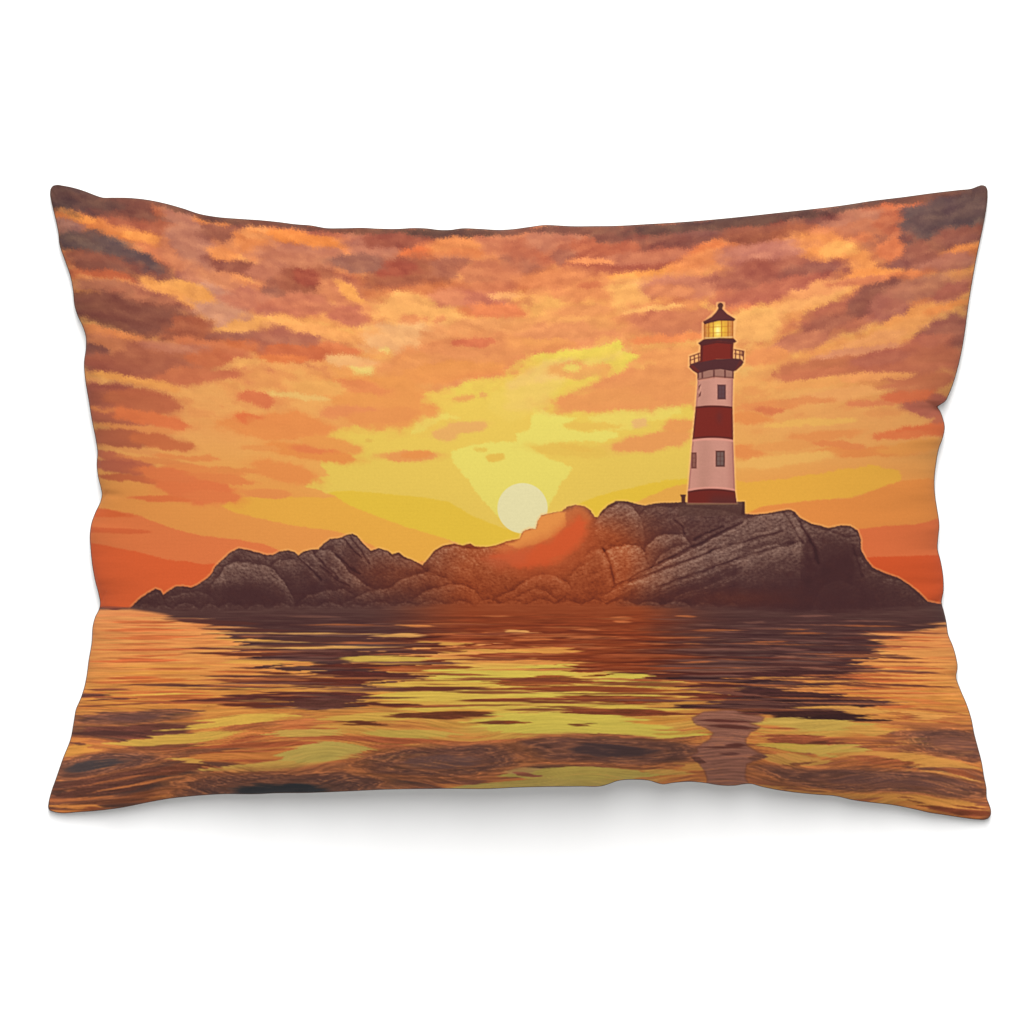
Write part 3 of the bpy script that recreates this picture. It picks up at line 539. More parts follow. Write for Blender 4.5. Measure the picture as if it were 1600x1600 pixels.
MD, DK, RD, RW, BW, GB = (74, 40, 42), (92, 50, 44), (104, 48, 36), (152, 74, 40), (128, 74, 56), (122, 80, 68)
YL, YG, OY, PO, SW = (232, 202, 86), (236, 188, 82), (232, 166, 78), (236, 172, 94), (228, 128, 68)
ripples = [
    # thin broken line where sea meets sky
    (150, 205, 948, 1.5, (170, 84, 60), 0), (170, 196, 951, 1.6, (120, 62, 52), 0),
    # left: orange water
    (150, 330, 966, 2, (240, 160, 90), 0), (150, 300, 983, 2.5, (226, 118, 64), 0), (150, 300, 995, 4, (228, 122, 66), -1), (145, 280, 1004, 2, (238, 160, 86), 0),
    (145, 330, 1014, 2, (206, 102, 58), 0), (140, 300, 1031, 3, (224, 112, 60), -1), (140, 330, 1023, 2, (240, 160, 84), 1), (140, 340, 1040, 3.5, (236, 158, 76), 0),
    (138, 260, 1058, 2.5, (218, 110, 58), 0), (200, 330, 1062, 3, (228, 124, 60), 0), (136, 300, 1050, 2.5, (236, 156, 72), 0),
    (245, 345, 968, 2.4, (104, 58, 52), 2), (250, 420, 972, 3, DK, 2), (300, 480, 984, 2.4, DK, 1), (330, 480, 992, 4, MD, 1), (300, 420, 980, 1.4, (240, 160, 90), 1), (310, 440, 989, 1.2, PO, 1),
    (350, 640, 990, 1.3, PO, .6), (300, 460, 1000, 1.6, OY, 1), (380, 560, 1003, 1.2, PO, 0),
    (268, 440, 1013, 2, (110, 56, 46), 1), (300, 660, 1011, 2.8, PO, .2), (265, 480, 1022, 3, RD, 1.2), (390, 640, 1021, 5.5, DK, .4), (430, 600, 1000, 4, (90, 52, 46), 0),
    (330, 500, 1034, 4, OY, 0), (430, 500, 1038, 3.5, (234, 150, 76), 2),
    (300, 430, 1049, 2, (206, 110, 58), 1),
    (322, 600, 1064, 5, RD, .3), (340, 480, 1062, 3, (82, 42, 38), 0), (430, 590, 1067, 5, RD, .5), (380, 470, 1052, 2, RD, 1), (245, 520, 1091, 4.5, RD, -3.2), (309, 600, 1087, 6, (98, 48, 42), -1.2), (343, 500, 1101, 4.5, RD, -1), (425, 585, 1096, 12, (96, 54, 48), 0),
    (330, 480, 1074, 4, OY, -1), (350, 440, 1094, 1.8, YG, -2), (560, 655, 1101, 4, (98, 46, 36), -1),
    (120, 200, 1076, 2.2, (150, 80, 56), 1), (115, 195, 1087, 6, (108, 60, 50), -1), (110, 300, 1098, 2, (150, 80, 54), -3),(200, 300, 1084, 2.5, YG, -4),
    # left lower swells
    (112, 320, 1117, 9, (112, 70, 60), -3), (190, 300, 1112, 3, (96, 62, 56), -3), (105, 190, 1127, 3, (186, 112, 74), -3), (100, 330, 1139, 9, (116, 66, 54), -2), (105, 240, 1143, 4, (90, 54, 48), -1),
    (250, 480, 1126, 7, YG, -6), (300, 460, 1136, 4, (188, 106, 62), -8), (170, 400, 1151, 8, (228, 180, 80), -5), (320, 500, 1149, 9, (214, 126, 66), -8), (340, 470, 1152, 3, (188, 98, 58), -10), (415, 540, 1146, 9, (222, 178, 86), -3),
    (95, 160, 1169, 10, (232, 158, 72), 0), (110, 140, 1160, 2.5, BW, 0), (150, 340, 1166, 5, (142, 82, 56), -4), (88, 270, 1188, 14, (92, 68, 64), -6), (95, 180, 1194, 8, (76, 64, 64), -6), (220, 380, 1177, 7, (140, 84, 58), -6), (260, 560, 1166, 4, (190, 98, 58), 0),
    (270, 480, 1183, 9, (222, 136, 68), -3), (290, 480, 1176, 2, (176, 92, 54), -2), (300, 500, 1189, 2, (188, 98, 58), -2),
    (80, 300, 1212, 11, (112, 66, 52), -6), (80, 270, 1203, 2, (190, 112, 70), -9), (80, 320, 1218, 2, (186, 108, 66), -8), (78, 260, 1232, 9, (104, 62, 50), -4), (120, 330, 1226, 2.4, (198, 116, 66), -7), (160, 300, 1244, 4, (150, 86, 56), -8), (76, 200, 1246, 2.4, (190, 110, 64), -3), (74, 170, 1258, 5, (212, 132, 66), 2), (90, 250, 1252, 3, (120, 70, 50), -2), (130, 160, 1262, 3, (150, 80, 50), 0),
    (230, 330, 1206, 9, (128, 72, 52), -10), (260, 330, 1190, 4, (230, 172, 82), 12), (300, 580, 1196, 7, (224, 176, 86), -5), (430, 580, 1178, 14, (214, 184, 92), -5), (280, 560, 1217, 12, (124, 76, 60), -3), (270, 420, 1224, 5, (186, 108, 70), -14), (330, 600, 1208, 3, (186, 110, 70), -2), (300, 480, 1231, 9, (96, 64, 56), -6), (345, 560, 1229, 12, (58, 55, 57), -2), (430, 540, 1226, 11, (54, 54, 57), 2),
    # centre: brightening ripples of the sun
    (587, 677, 993, 3, PO, -1), (600, 680, 978, 2, (232, 140, 74), 2), (650, 720, 1006, 3.5, OY, 3), (690, 840, 991, 3, (222, 124, 66), -1), (780, 836, 988, 3.4, (238, 168, 92), 2), (800, 880, 1000, 2, (206, 112, 60), 1),
    (509, 702, 1030, 5, (226, 186, 82), -.6), (640, 720, 1019, 2.4, OY, 0), (700, 860, 1018, 3, OY, 1), (800, 940, 1016, 5, (236, 160, 76), 1), (830, 900, 1010, 1.6, RW, 3), (590, 780, 1044, 4, RW, 0), (501, 620, 1041, 5, (98, 46, 36), 1), (700, 960, 1035, 3, (230, 150, 74), 0), (720, 860, 1025, 4, (150, 66, 38), 0),
    (560, 640, 1037, 1.6, OY, 0), (470, 640, 1054, 5, (92, 44, 38), 1), (620, 870, 1057, 9, YL, -1), (575, 780, 1071, 6, YG, -1), (800, 920, 1048, 9, YL, .5), (600, 720, 1049, 1.6, (180, 90, 46), 1), (940, 1045, 1062, 12, (228, 204, 86), 2), (880, 960, 1076, 4, YG, 0), (985, 1038, 1063, 2.4, RW, 1),
    (757, 945, 1066, 9, (152, 78, 40), -1), (850, 935, 1072, 1.6, YG, 1), (530, 800, 1077, 3.4, RD, .4), (740, 1090, 1078, 4.6, (150, 70, 38), .6), (540, 900, 1088, 8, (234, 196, 84), -.3), (800, 1010, 1087, 6, YL, .6), (728, 880, 1094, 2.8, (128, 60, 36), -1.2), (830, 1085, 1093, 5.5, (140, 64, 36), 1.4),
    (760, 1100, 1106, 6, (232, 194, 84), 1), (600, 900, 1108, 8, (234, 194, 84), -.6), (700, 1060, 1132, 18, (231, 206, 88), .6), (470, 720, 1121, 6, (229, 180, 80), -1.5), (640, 760, 1112, 3, (228, 158, 70), -1), (593, 797, 1118, 5.6, (112, 56, 36), -.6), (842, 1110, 1113, 5.2, (130, 60, 38), 1.1), (517, 594, 1131, 4, (112, 56, 36), -3), (724, 830, 1129, 3, (120, 62, 40), 0), (785, 832, 1129, 2, RW, 0),
    (897, 938, 1134, 2.6, (130, 70, 40), 1), (985, 1080, 1127, 5, (224, 152, 66), 0), (640, 760, 1132, 3, (224, 160, 72), -2), (560, 720, 1147, 7, (220, 182, 84), 0), (800, 1110, 1146, 8, (230, 204, 88), 1.5), (1010, 1110, 1145, 3, (210, 160, 70), -4),
    (430, 500, 1132, 8, (226, 132, 74), -8), (440, 530, 1138, 3, (206, 112, 62), 4),
    # centre lower swirl
    (430, 800, 1157, 4.5, (190, 100, 60), .5), (560, 900, 1163, 7, (196, 108, 66), -2), (600, 700, 1163, 3, (226, 150, 76), 0), (560, 880, 1180, 17, (138, 84, 66), -4), (540, 700, 1187, 3.5, (208, 128, 70), -9), (570, 720, 1197, 4, (206, 126, 68), -8), (600, 740, 1206, 4, (190, 112, 66), -4), (640, 760, 1216, 4, (136, 82, 64), 6),
    (560, 760, 1213, 8, (138, 82, 60), 3), (520, 640, 1219, 6, (90, 62, 56), 5), (640, 800, 1172, 7, (116, 76, 66), -8), (680, 820, 1186, 7, (118, 80, 72), 4), (700, 860, 1190, 2, (200, 118, 70), -7), (660, 780, 1196, 2.4, (206, 124, 66), 14), (560, 680, 1182, 1.6, (226, 160, 84), -10),
    (690, 1000, 1225, 9, (208, 178, 90), -1), (760, 1060, 1209, 10, (210, 182, 88), 1), (780, 850, 1202, 5, (204, 160, 96), 0), (800, 850, 1208, 4, (176, 100, 74), 10), (700, 800, 1208, 4, (170, 100, 68), -4),
    (780, 1100, 1173, 23, (146, 84, 62), 1.4), (800, 1090, 1155, 2, (206, 130, 70), 3), (800, 910, 1168, 12, (116, 72, 62), 3), (850, 1060, 1174, 15, (132, 82, 66), 2), (845, 900, 1176, 8, (188, 112, 72), -10), (886, 1034, 1174, 11, (82, 59, 58), 2), (840, 1080, 1191, 3, (190, 110, 68), 2), (1020, 1100, 1182, 7, (140, 84, 62), 10), (800, 980, 1191, 2.4, (168, 94, 64), 1), (1040, 1110, 1198, 6, (222, 154, 76), 12), (990, 1100, 1207, 4, (220, 166, 82), 5), (1010, 1060, 1200, 2, (190, 116, 66), 10),
    # right: dark image of the headland
    (1020, 1380, 1056, 6, (84, 44, 42), 1), (960, 1180, 1052, 3.5, (90, 42, 36), 0), (1040, 1200, 1048, 3, (132, 82, 66), 0), (1060, 1200, 1062, 5, (62, 34, 36), 1), (1030, 1200, 1071, 3.4, (88, 42, 38), -1), (1040, 1200, 1068, 1.5, (220, 128, 68), 2), (1060, 1180, 1078, 3.5, (150, 88, 66), 2),
    (1080, 1390, 1096, 17, (76, 42, 42), 2.2), (1010, 1150, 1088, 5, (110, 50, 38), 3), (1090, 1200, 1084, 3, (140, 84, 68), 3), (1060, 1200, 1104, 5, (66, 36, 38), 2), (1100, 1230, 1096, 2, (110, 66, 58), 2),
    (1185, 1400, 1063, 5, (234, 156, 78), 2.6), (1150, 1260, 1062, 1.6, (232, 140, 70), 3), (1200, 1420, 1069, 1.6, (110, 56, 44), 2.5), (1180, 1380, 1078, 2.2, (226, 140, 76), 3), (1150, 1384, 1094, 7, (66, 36, 36), 2), (1260, 1384, 1099, 6, (64, 34, 34), 1), (1252, 1400, 1108, 5, (232, 164, 80), 2.5), (1150, 1392, 1117, 7, (68, 38, 36), 2.6), (1250, 1392, 1121, 5, (60, 34, 34), 2), (1140, 1260, 1107, 3, (120, 74, 62), 1.5),
    (1150, 1372, 1050, 5, (78, 42, 40), 3), (1180, 1360, 1041, 4, (86, 48, 44), 2.5), (1190, 1350, 1028, 2, (150, 96, 76), 4), (1100, 1340, 1034, 1.6, (120, 74, 62), 2), (1210, 1330, 1044, 1.4, (140, 88, 70), 4), (1150, 1300, 1014, 1.6, (120, 76, 66), 3), (1120, 1340, 1000, 1.4, (116, 74, 66), 2),
    (1340, 1500, 990, 4, (234, 150, 84), 1), (1345, 1480, 1002, 6, (236, 152, 82), 1), (1355, 1500, 1020, 6, (238, 158, 84), 1), (1360, 1500, 1040, 7, (238, 158, 82), 1), (1360, 1500, 1056, 4, (238, 158, 80), 2), (1330, 1440, 1013, 2, (224, 130, 70), 1),
    (1330, 1480, 987, 1.8, (136, 70, 52), 1), (1300, 1430, 996, 2.4, DK, 1), (1320, 1480, 1009, 1.6, (180, 92, 58), 1.5), (1360, 1450, 1027, 2, (96, 48, 40), 1.2), (1330, 1460, 1033, 1.4, (150, 76, 50), 1), (1340, 1495, 1049, 2, (120, 60, 46), 2), (1300, 1500, 1069, 2.2, (110, 56, 44), 2.4), (1360, 1470, 1041, 1.3, (190, 104, 62), 2), (1300, 1380, 1020, 3, DK, 4),
    (1380, 1510, 1095, 3, (226, 132, 68), 6), (1390, 1520, 1108, 1.6, (190, 104, 60), 8), (1380, 1500, 1082, 5, (237, 156, 80), 3), (1390, 1500, 1116, 4, (232, 160, 82), 8), (1400, 1520, 1124, 2, (186, 98, 56), 8),
    (1170, 1370, 1131, 10, (217, 177, 84), 3), (1340, 1520, 1131, 4, (186, 110, 64), 2), (1170, 1250, 1127, 3, (232, 190, 92), 1), (1320, 1400, 1140, 8, (222, 162, 78), 5), (1190, 1260, 1137, 2, (200, 112, 62), 3), (1171, 1328, 1156, 8, (168, 88, 56), 4.5), (1260, 1312, 1160, 2.6, (116, 60, 44), 3), (1166, 1330, 1168, 6, (216, 178, 78), 3), (1250, 1370, 1172, 9, (218, 176, 84), 2),
    (1385, 1536, 1152, 9, (150, 92, 68), 8), (1430, 1526, 1148, 5, (120, 74, 60), 8), (1380, 1460, 1160, 5, (214, 146, 72), -12), (1390, 1536, 1174, 11, (156, 92, 62), 6), (1440, 1530, 1182, 3, (206, 130, 74), -14), (1400, 1480, 1172, 4, (132, 76, 54), -10), (1490, 1536, 1186, 6, (112, 66, 56), 0), (1430, 1500, 1168, 2, (222, 140, 74), 12), (1400, 1500, 1183, 2, (214, 140, 76), 16),
    (1290, 1540, 1188, 9, (224, 156, 76), 6), (1316, 1440, 1189, 5, (170, 92, 56), 8), (1460, 1525, 1208, 4.5, (164, 88, 54), 8), (1400, 1545, 1212, 3, (230, 166, 82), 7), (1320, 1460, 1199, 2, (196, 112, 62), 8),
    (1180, 1300, 1186, 9, (218, 158, 78), 0), (1190, 1300, 1200, 5, (196, 122, 66), -8), (1235, 1265, 1191, 3, (150, 86, 54), -12), (1190, 1280, 1194, 1.8, (150, 90, 58), -14),
    (1160, 1545, 1217, 15, (136, 84, 66), 4.5), (1250, 1460, 1212, 8, (112, 74, 64), 5), (1380, 1545, 1226, 7, (112, 70, 60), 5), (1200, 1330, 1220, 3, (200, 120, 68), 6), (1260, 1460, 1226, 1.6, (206, 122, 66), 4), (1350, 1500, 1222, 1.6, (206, 126, 70), 6),
    (1180, 1400, 1238, 7, (214, 144, 72), 6), (1300, 1550, 1248, 8, (222, 150, 72), 6), (1210, 1300, 1232, 2.4, (140, 80, 54), 6), (1350, 1480, 1243, 2, (170, 96, 58), 6), (1400, 1548, 1240, 2.6, (150, 86, 58), 7), (1410, 1440, 1254, 4, (140, 78, 50), 14), (1440, 1560, 1266, 8, (142, 72, 46), 4), (1380, 1550, 1258, 2.4, (232, 156, 76), 6), (1470, 1550, 1278, 3, (190, 110, 60), 4),
]
for s in ripples:
    lens(s[0], s[1], s[2], s[3], s[4], s[5] if len(s) > 5 else 0)
# many hair-thin ripples of the opposite tone between the drawn ones
for k_ in range(230):
    yr_ = 962 + 150 * rng.random() ** .9
    xr_ = 200 + 1240 * rng.random()
    hw_ = rng.uniform(25, 110) * (.6 + .6 * (yr_ - 950) / 150)
    here = img[int(yr_) - Y0, int(xr_) - X0]
    lum_ = float(here.mean())
    warm_ = math.exp(-((xr_ - 830) / 210) ** 4)
    if lum_ < 105:
        cc = (196, 110, 62) if rng.random() < .3 + .4 * warm_ else ((166, 84, 48) if warm_ > .5 else (124, 80, 68))
        lens(xr_ - hw_, xr_ + hw_, yr_, rng.uniform(1.0, 2.0), cc, rng.uniform(-.6, 1.2), op=.75)
    else:
        cc = (128, 60, 40) if warm_ > .4 else ((96, 50, 44) if 300 < xr_ < 1360 else (206, 106, 58))
        lens(xr_ - hw_, xr_ + hw_, yr_, rng.uniform(1.0, 2.4), cc, rng.uniform(-.6, 1.2), op=.8)
# every little wave shifts its strip of the picture sideways
smear = fbm(gx / 420 + 3, (gy + sstep(1100, 1170, gy) * .8 * flow(gx, gy)) / 5.2 + 6, 3, .55)
amp = np.interp(gy, [952, 975, 1020, 1090, 1130, 1180, 1290], [0, 34, 85, 95, 60, 34, 26])
warp(950, Y0 + H, amp * smear, 0 * gx)
# oval eddies in the near water: rings round a dark heart
def eddy(cx, cy, rx, ry, tilt, heart, op=.9):
    bx = box(cx - rx * 1.3, cx + rx * 1.3, cy - ry * 1.6 - rx * abs(math.tan(math.radians(tilt))), cy + ry * 1.6 + rx * abs(math.tan(math.radians(tilt))))
    a, b, c, d = bx
    x, y = gx[c:d, a:b] - cx, gy[c:d, a:b] - cy
    t = math.radians(tilt)
    u, v = (x * math.cos(t) + y * math.sin(t)) / rx, (-x * math.sin(t) + y * math.cos(t)) / ry
    r = np.sqrt(u * u + v * v + .01) + .10 * shifted(N_wave, bx)
    th_ = np.arctan2(v, u)
    r = r + .10 * perlin(th_ * 1.3 + cx, r * 3) + .07 * shifted(N_rip, bx)
    line = perlin(th_ * 1.6 + cx * .37, r * ry * .55) + .6 * perlin(th_ * 5 + cy * .37, r * ry * .9)
    rk = [0, .34, .44, .56, .74, .9, 1.08]
    rc = [heart, heart, (136, 86, 66), (110, 72, 62), (122, 78, 64), (164, 98, 64), (206, 126, 72)]
    colr = np.stack([np.interp(r, rk, [k_[i] for k_ in rc]) for i in range(3)], -1)
    ln = np.clip(line * 1.6, -1, 1) * sstep(.34, .5, r)
    colr = colr * (1 + .16 * ln)[..., None] + (np.clip(ln, 0, 1) * sstep(.4, .6, r))[..., None] * np.array((58, 34, 10), np.float32)
    m_ = op * sstep(1.12, .86, r)
    img[c:d, a:b] += (colr - img[c:d, a:b]) * m_[..., None]


eddy(955, 1173, 185, 25, 1.5, (84, 61, 59))
eddy(440, 1236, 185, 38, -1, (54, 54, 57))
eddy(690, 1188, 150, 30, -4, (118, 82, 74), .8)
eddy(1370, 1222, 215, 22, 5, (116, 76, 66), .8)
eddy(150, 1192, 120, 20, -6, (80, 67, 66), .85)
eddy(1490, 1162, 90, 28, 8, (128, 82, 68), .7)
eddy(210, 1120, 110, 10, -3, (112, 74, 66), .7)
# lighthouse broken up in the water
refl = [(1079.6, 1122), (1100, 1112), (1140, 1109), (1196, 1119.5), (1191, 1127), (1173, 1130), (1188, 1135), (1173, 1144), (1166, 1154), (1166, 1167), (1175, 1172),
        (1199, 1185), (1185, 1190), (1167, 1198), (1165, 1214), (1172, 1228), (1104, 1228), (1102, 1209), (1094, 1197), (1086, 1190), (1078, 1182), (1090, 1178), (1086, 1171), (1110, 1156), (1114, 1146),
        (1102, 1138), (1083, 1130)]
poly(refl, (124, 72, 56), op=.7, rag=2.0, soft=1.8)
poly([(x + (1136 - x) * .05, y + .6) for x, y in refl], (164, 108, 90), op=.86, rag=2.2, soft=2.6)
for s in [(1082, 1185, 1127, 2.6, (104, 54, 46), 1.5), (1095, 1190, 1136, 3, (100, 52, 44), 3), (1100, 1175, 1131, 1.4, (160, 100, 84), 2), (1130, 1172, 1167, 3, (104, 56, 48), -1), (1084, 1172, 1171, 1.4, (98, 50, 42), 1), (1120, 1160, 1182, 2.6, (110, 66, 58), 0), (1150, 1200, 1115, 1.8, (110, 60, 50), 2),
          (1078, 1104, 1190, 5, (116, 70, 58), 22), (1165, 1200, 1187, 4, (120, 74, 60), -6)]:
    lens(*s)

# streaky drawing of the ripples over the lower sea, then a small tremble
bxS = box(X0, X0 + W, 960, Y0 + H)
a, b, c, d = bxS
SX, SY = gx[c:d, a:b], gy[c:d, a:b]
fl2 = flow(SX, SY) * sstep(1080, 1150, SY)
s1 = fbm(SX / 110 + 12, (SY + fl2) / 3.0, 3, .6)
s2 = fbm(SX / 50 + 2, (SY + 1.3 * fl2) / 2.0, 2, .6)
lum = img[c:d, a:b].mean(-1)
midt = np.exp(-((lum - 118) / 48) ** 2)
k = (0.13 * s1 + 0.10 * s2) * (0.24 + 1.6 * midt)
img[c:d, a:b] *= (1 + k)[..., None]
hl = np.clip(1.5 * (s1 + .8 * s2 - .30), 0, 1) * midt * sstep(1100, 1180, SY)
img[c:d, a:b] += (np.array((212, 130, 74), np.float32) - img[c:d, a:b]) * (.8 * hl)[..., None]
warp(1100, Y0 + H, 0 * gx, sstep(1110, 1180, gy) * (.5 * flow(gx, gy)))
warp(968, Y0 + H, 2.5 * N_mid, .8 * N_rip)

# ---- the lighthouse
HALO = (250, 188, 118)
tower = [(1090, 583), (1090, 597), (1087, 637), (1082, 687), (1075, 767), (1074.6, 786), (1150.8, 786), (1148.4, 767), (1145.4, 687), (1144.6, 636), (1145.4, 594), (1146, 579)]
top_sil = [(1077, 573), (1078, 556), (1093, 551), (1095, 539), (1091, 536), (1099, 530), (1099, 505), (1122, 484), (1121, 474), (1131, 474), (1130, 484), (1149, 499), (1146, 529), (1151, 534), (1147, 538), (1148, 546), (1162.5, 548), (1162, 566), (1150, 580), (1088, 583)]
for p in (tower, top_sil):
    bx = pbox(p, 8)
    s = poly_sd(p, bx)
    blend(bx, .6 * sstep(4.0, 1.0, s), HALO)
WH, RE = (206, 145, 128), (121, 39, 31)
poly([(1060, 785), (1163, 784), (1163.5, 806), (1060, 806)], (88, 57, 50), op=.55, ragf=.4)
poly([(1160, 784), (1163.5, 784), (1163.5, 804), (1158, 804)], (66, 34, 34), op=.8)
poly(tower, WH)
# soft drawn tone of the painted wall
bx = pbox(tower)
a, b, c, d = bx
s = poly_sd(tower, bx)
u = (gx[c:d, a:b] - 1112) / 34
inn = sstep(.6, -.8, s)
blend(bx, inn * (.35 * np.exp(-((u + .35) / .35) ** 2) + .2 * N_mid[c:d, a:b] * .5).clip(0, 1), (172, 122, 104))
blend(bx, inn * .35 * sstep(.6, 1.0, u), (168, 104, 92))
blend(bx, inn * .5 * np.exp(-((s + 1.2) / 1.2) ** 2), (150, 86, 74))
def arc(yl, ym, yr, x):
    return yl + (yr - yl) * (x - 1075) / 75 + (ym - (yl + yr) / 2) * (1 - ((x - 1112) / 36) ** 2).clip(-.2, 1)
tx, ty = gx[c:d, a:b], gy[c:d, a:b]
def band(t_, m_, col, op=1.0):
    f = sstep(-.8, .8, ty - arc(t_[0], t_[1], t_[2], tx)) * sstep(.8, -.8, ty - arc(m_[0], m_[1], m_[2], tx))
    blend(bx, op * f * inn, col)
def hline(t_, col, w=1.2, op=.9):
    blend(bx, op * inn * np.exp(-((ty - arc(t_[0], t_[1], t_[2], tx)) / w) ** 2), col)
band((637.5, 633.6, 636.5), (687.5, 684, 687.5), RE)
band((767.5, 763.6, 767.5), (790, 786, 790), (112, 38, 31))
blend(bx, inn * sstep(764, 786, ty) * sstep(1098, 1120, tx) * .6, (86, 46, 46))
blend(bx, inn * .5 * ((ty > 640) & (ty < 684)) * np.exp(-((s + 1.2) / 1.6) ** 2), (84, 36, 34))
blend(bx, inn * .45 * np.exp(-((tx - 1124) / 5) ** 2 - ((ty - 652) / 10) ** 2), (96, 44, 44))
hline((638.6, 635, 637.6), (84, 34, 32), 1.4)
hline((685.6, 682.6, 685.6), (86, 34, 32), 1.3)
hline((689.6, 686.4, 689.6), (226, 152, 134), 1.5)
hline((765.4, 761.8, 765.4), (226, 152, 134), 1.5)
hline((768.8, 765.2, 768.8), (84, 34, 32), 1.3)
# windows
def win(x0_, y0_, x1_, y1_, fr, pane):
    poly([(x0_, y0_), (x1_, y0_), (x1_, y1_), (x0_, y1_)], fr)
    poly([(x0_ + 2.2, y0_ + 2.4), (x1_ - 2.2, y0_ + 2.4), (x1_ - 2.2, y1_ - 2.6), (x0_ + 2.2, y1_ - 2.6)], pane, soft=1.0)
    xm = (x0_ + x1_) / 2
    poly([(xm - .5, y0_ + 2), (xm + .6, y0_ + 2), (xm + .6, y1_ - 2), (xm - .5, y1_ - 2)], fr, op=.6)
    for f in (.36, .64):
        ym = y0_ + (y1_ - y0_) * f
        poly([(x0_ + 2, ym - .5), (x1_ - 2, ym - .5), (x1_ - 2, ym + .5), (x0_ + 2, ym + .5)], fr, op=.5)
win(1121, 601, 1134, 624, (92, 54, 56), (96, 66, 70))
win(1118.2, 704.2, 1132.6, 729.4, (92, 52, 48), (118, 92, 86))
win(1080.4, 707, 1088.6, 732, (116, 64, 56), (150, 98, 86))
poly([(1092, 603), (1095, 600), (1093.4, 610), (1091, 616)], (98, 56, 54))
poly([(1092, 616), (1095.5, 611), (1095, 618), (1091, 621)], (110, 62, 56))
poly([(1090.4, 612), (1094.6, 602), (1096, 606), (1092, 617)], (222, 160, 138), op=.7)
# corbel band
poly([(1089.6, 583), (1107, 578), (1126, 576), (1146, 579), (1146.4, 591), (1117, 588.6), (1093, 592), (1090, 595)], (160, 112, 98))
poly([(1090, 592), (1117, 587), (1146.4, 589), (1146.4, 592), (1117, 590), (1092, 594.6)], (118, 70, 60), op=.75)
for x_ in (1091, 1097.5, 1115.6, 1132.8, 1145.2):
    poly([(x_ - 1.3, 578), (x_ + 1.3, 578), (x_ + 1.3, 590.5), (x_ - 1.3, 591)], (96, 50, 46), op=.85)
poly([(1090, 594), (1094, 593), (1117, 589), (1146, 591.5), (1146, 592.5), (1117, 590.6), (1092, 596)], (214, 146, 124), op=.6)
# gallery platform and its railing
poly([(1077, 573), (1079, 569), (1087.5, 566), (1097.5, 562), (1145, 560), (1157.5, 561), (1162, 565.6), (1159, 571), (1150, 579), (1146, 580.4), (1126, 576.6), (1107, 578.6), (1090, 583.5), (1082.5, 579)], (82, 42, 44))
poly([(1078, 572), (1083, 570), (1094, 580), (1090, 583), (1083, 578)], (110, 40, 34), op=.7)
poly([(1156, 563), (1161, 565.6), (1151, 577.6), (1147, 579)], (104, 42, 36), op=.6)
RA = (108, 52, 42)
def bar(x1_, y1_, x2_, y2_, w_=.9, col=RA, op=.95):
    L_ = math.hypot(x2_ - x1_, y2_ - y1_)
    nx_, ny_ = -(y2_ - y1_) / L_ * w_, (x2_ - x1_) / L_ * w_
    poly([(x1_ + nx_, y1_ + ny_), (x2_ + nx_, y2_ + ny_), (x2_ - nx_, y2_ - ny_), (x1_ - nx_, y1_ - ny_)], col, op=op)
bar(1077.5, 557.5, 1094, 551.5); bar(1078, 563, 1094, 557.6, .7)
for x_, y_ in ((1078.6, 557), (1085, 554.4), (1091.6, 552)):
    bar(x_, y_, x_ + .4, y_ + 14, .95)
bar(1147, 546.4, 1162.6, 549.2); bar(1147, 552.6, 1162.4, 555.2, .7)
for x_, y_ in ((1149.4, 546.6), (1156, 547.6), (1161.6, 549)):
    bar(x_, y_, x_ - .2, y_ + 14, .95)
poly([(1158.6, 548), (1163, 549), (1161.6, 558), (1158, 556)], (96, 46, 42), op=.7)
# watch room drum
poly([(1095, 537), (1120, 532), (1146, 535), (1145, 560.4), (1120, 561), (1094, 566)], RE)
poly([(1095, 537), (1120, 533), (1146, 535), (1146, 538), (1120, 536), (1095, 541)], (80, 34, 34), op=.8)
poly([(1094.6, 540), (1099, 540), (1098, 565), (1094, 566)], (88, 34, 32), op=.7)
poly([(1141, 538), (1145.6, 538), (1145, 560.4), (1141, 560.4)], (94, 34, 30), op=.6)
poly([(1091, 536), (1100, 529.6), (1124, 527), (1146, 528.6), (1151, 533.4), (1147.6, 535.8), (1121, 532.6), (1094, 539.2)], (82, 38, 38))
# lantern glass, lit
lan = [(1100, 503), (1145.6, 499), (1145, 528.6), (1124, 527.6), (1100.2, 530)]
poly(lan, (206, 140, 66))
bx = pbox(lan)
a, b, c, d = bx
il = sstep(.6, -.6, poly_sd(lan, bx))
lx, ly = gx[c:d, a:b], gy[c:d, a:b]
blend(bx, il * .95 * np.exp(-((lx - 1123) / 15) ** 2 - ((ly - 515) / 18) ** 2), (238, 186, 48))
blend(bx, il * .95 * np.exp(-((lx - 1121.5) / 6.5) ** 2 - ((ly - 516) / 11) ** 2), (246, 226, 110))
blend(bx, il * .9 * np.exp(-((lx - 1121.5) / 3) ** 2 - ((ly - 517) / 6) ** 2), (252, 240, 160))
blend(bx, il * .5 * sstep(1137, 1143, lx), (196, 116, 78))
blend(bx, il * .5 * sstep(1108, 1102, lx), (190, 112, 70))
for x_ in (1101, 1107.5, 1114.6, 1127.6, 1137.6, 1144.8):
    bar(x_, 501, x_, 529, .75 if 1102 < x_ < 1144 else 1.0, (158, 84, 34), .75)
bar(1100, 511.5, 1145, 509.5, .6, (190, 112, 40), .6)
bar(1100, 520.6, 1145, 519, .6, (190, 112, 40), .6)
bar(1101, 528, 1145, 526.6, .9, (226, 190, 130), .8)
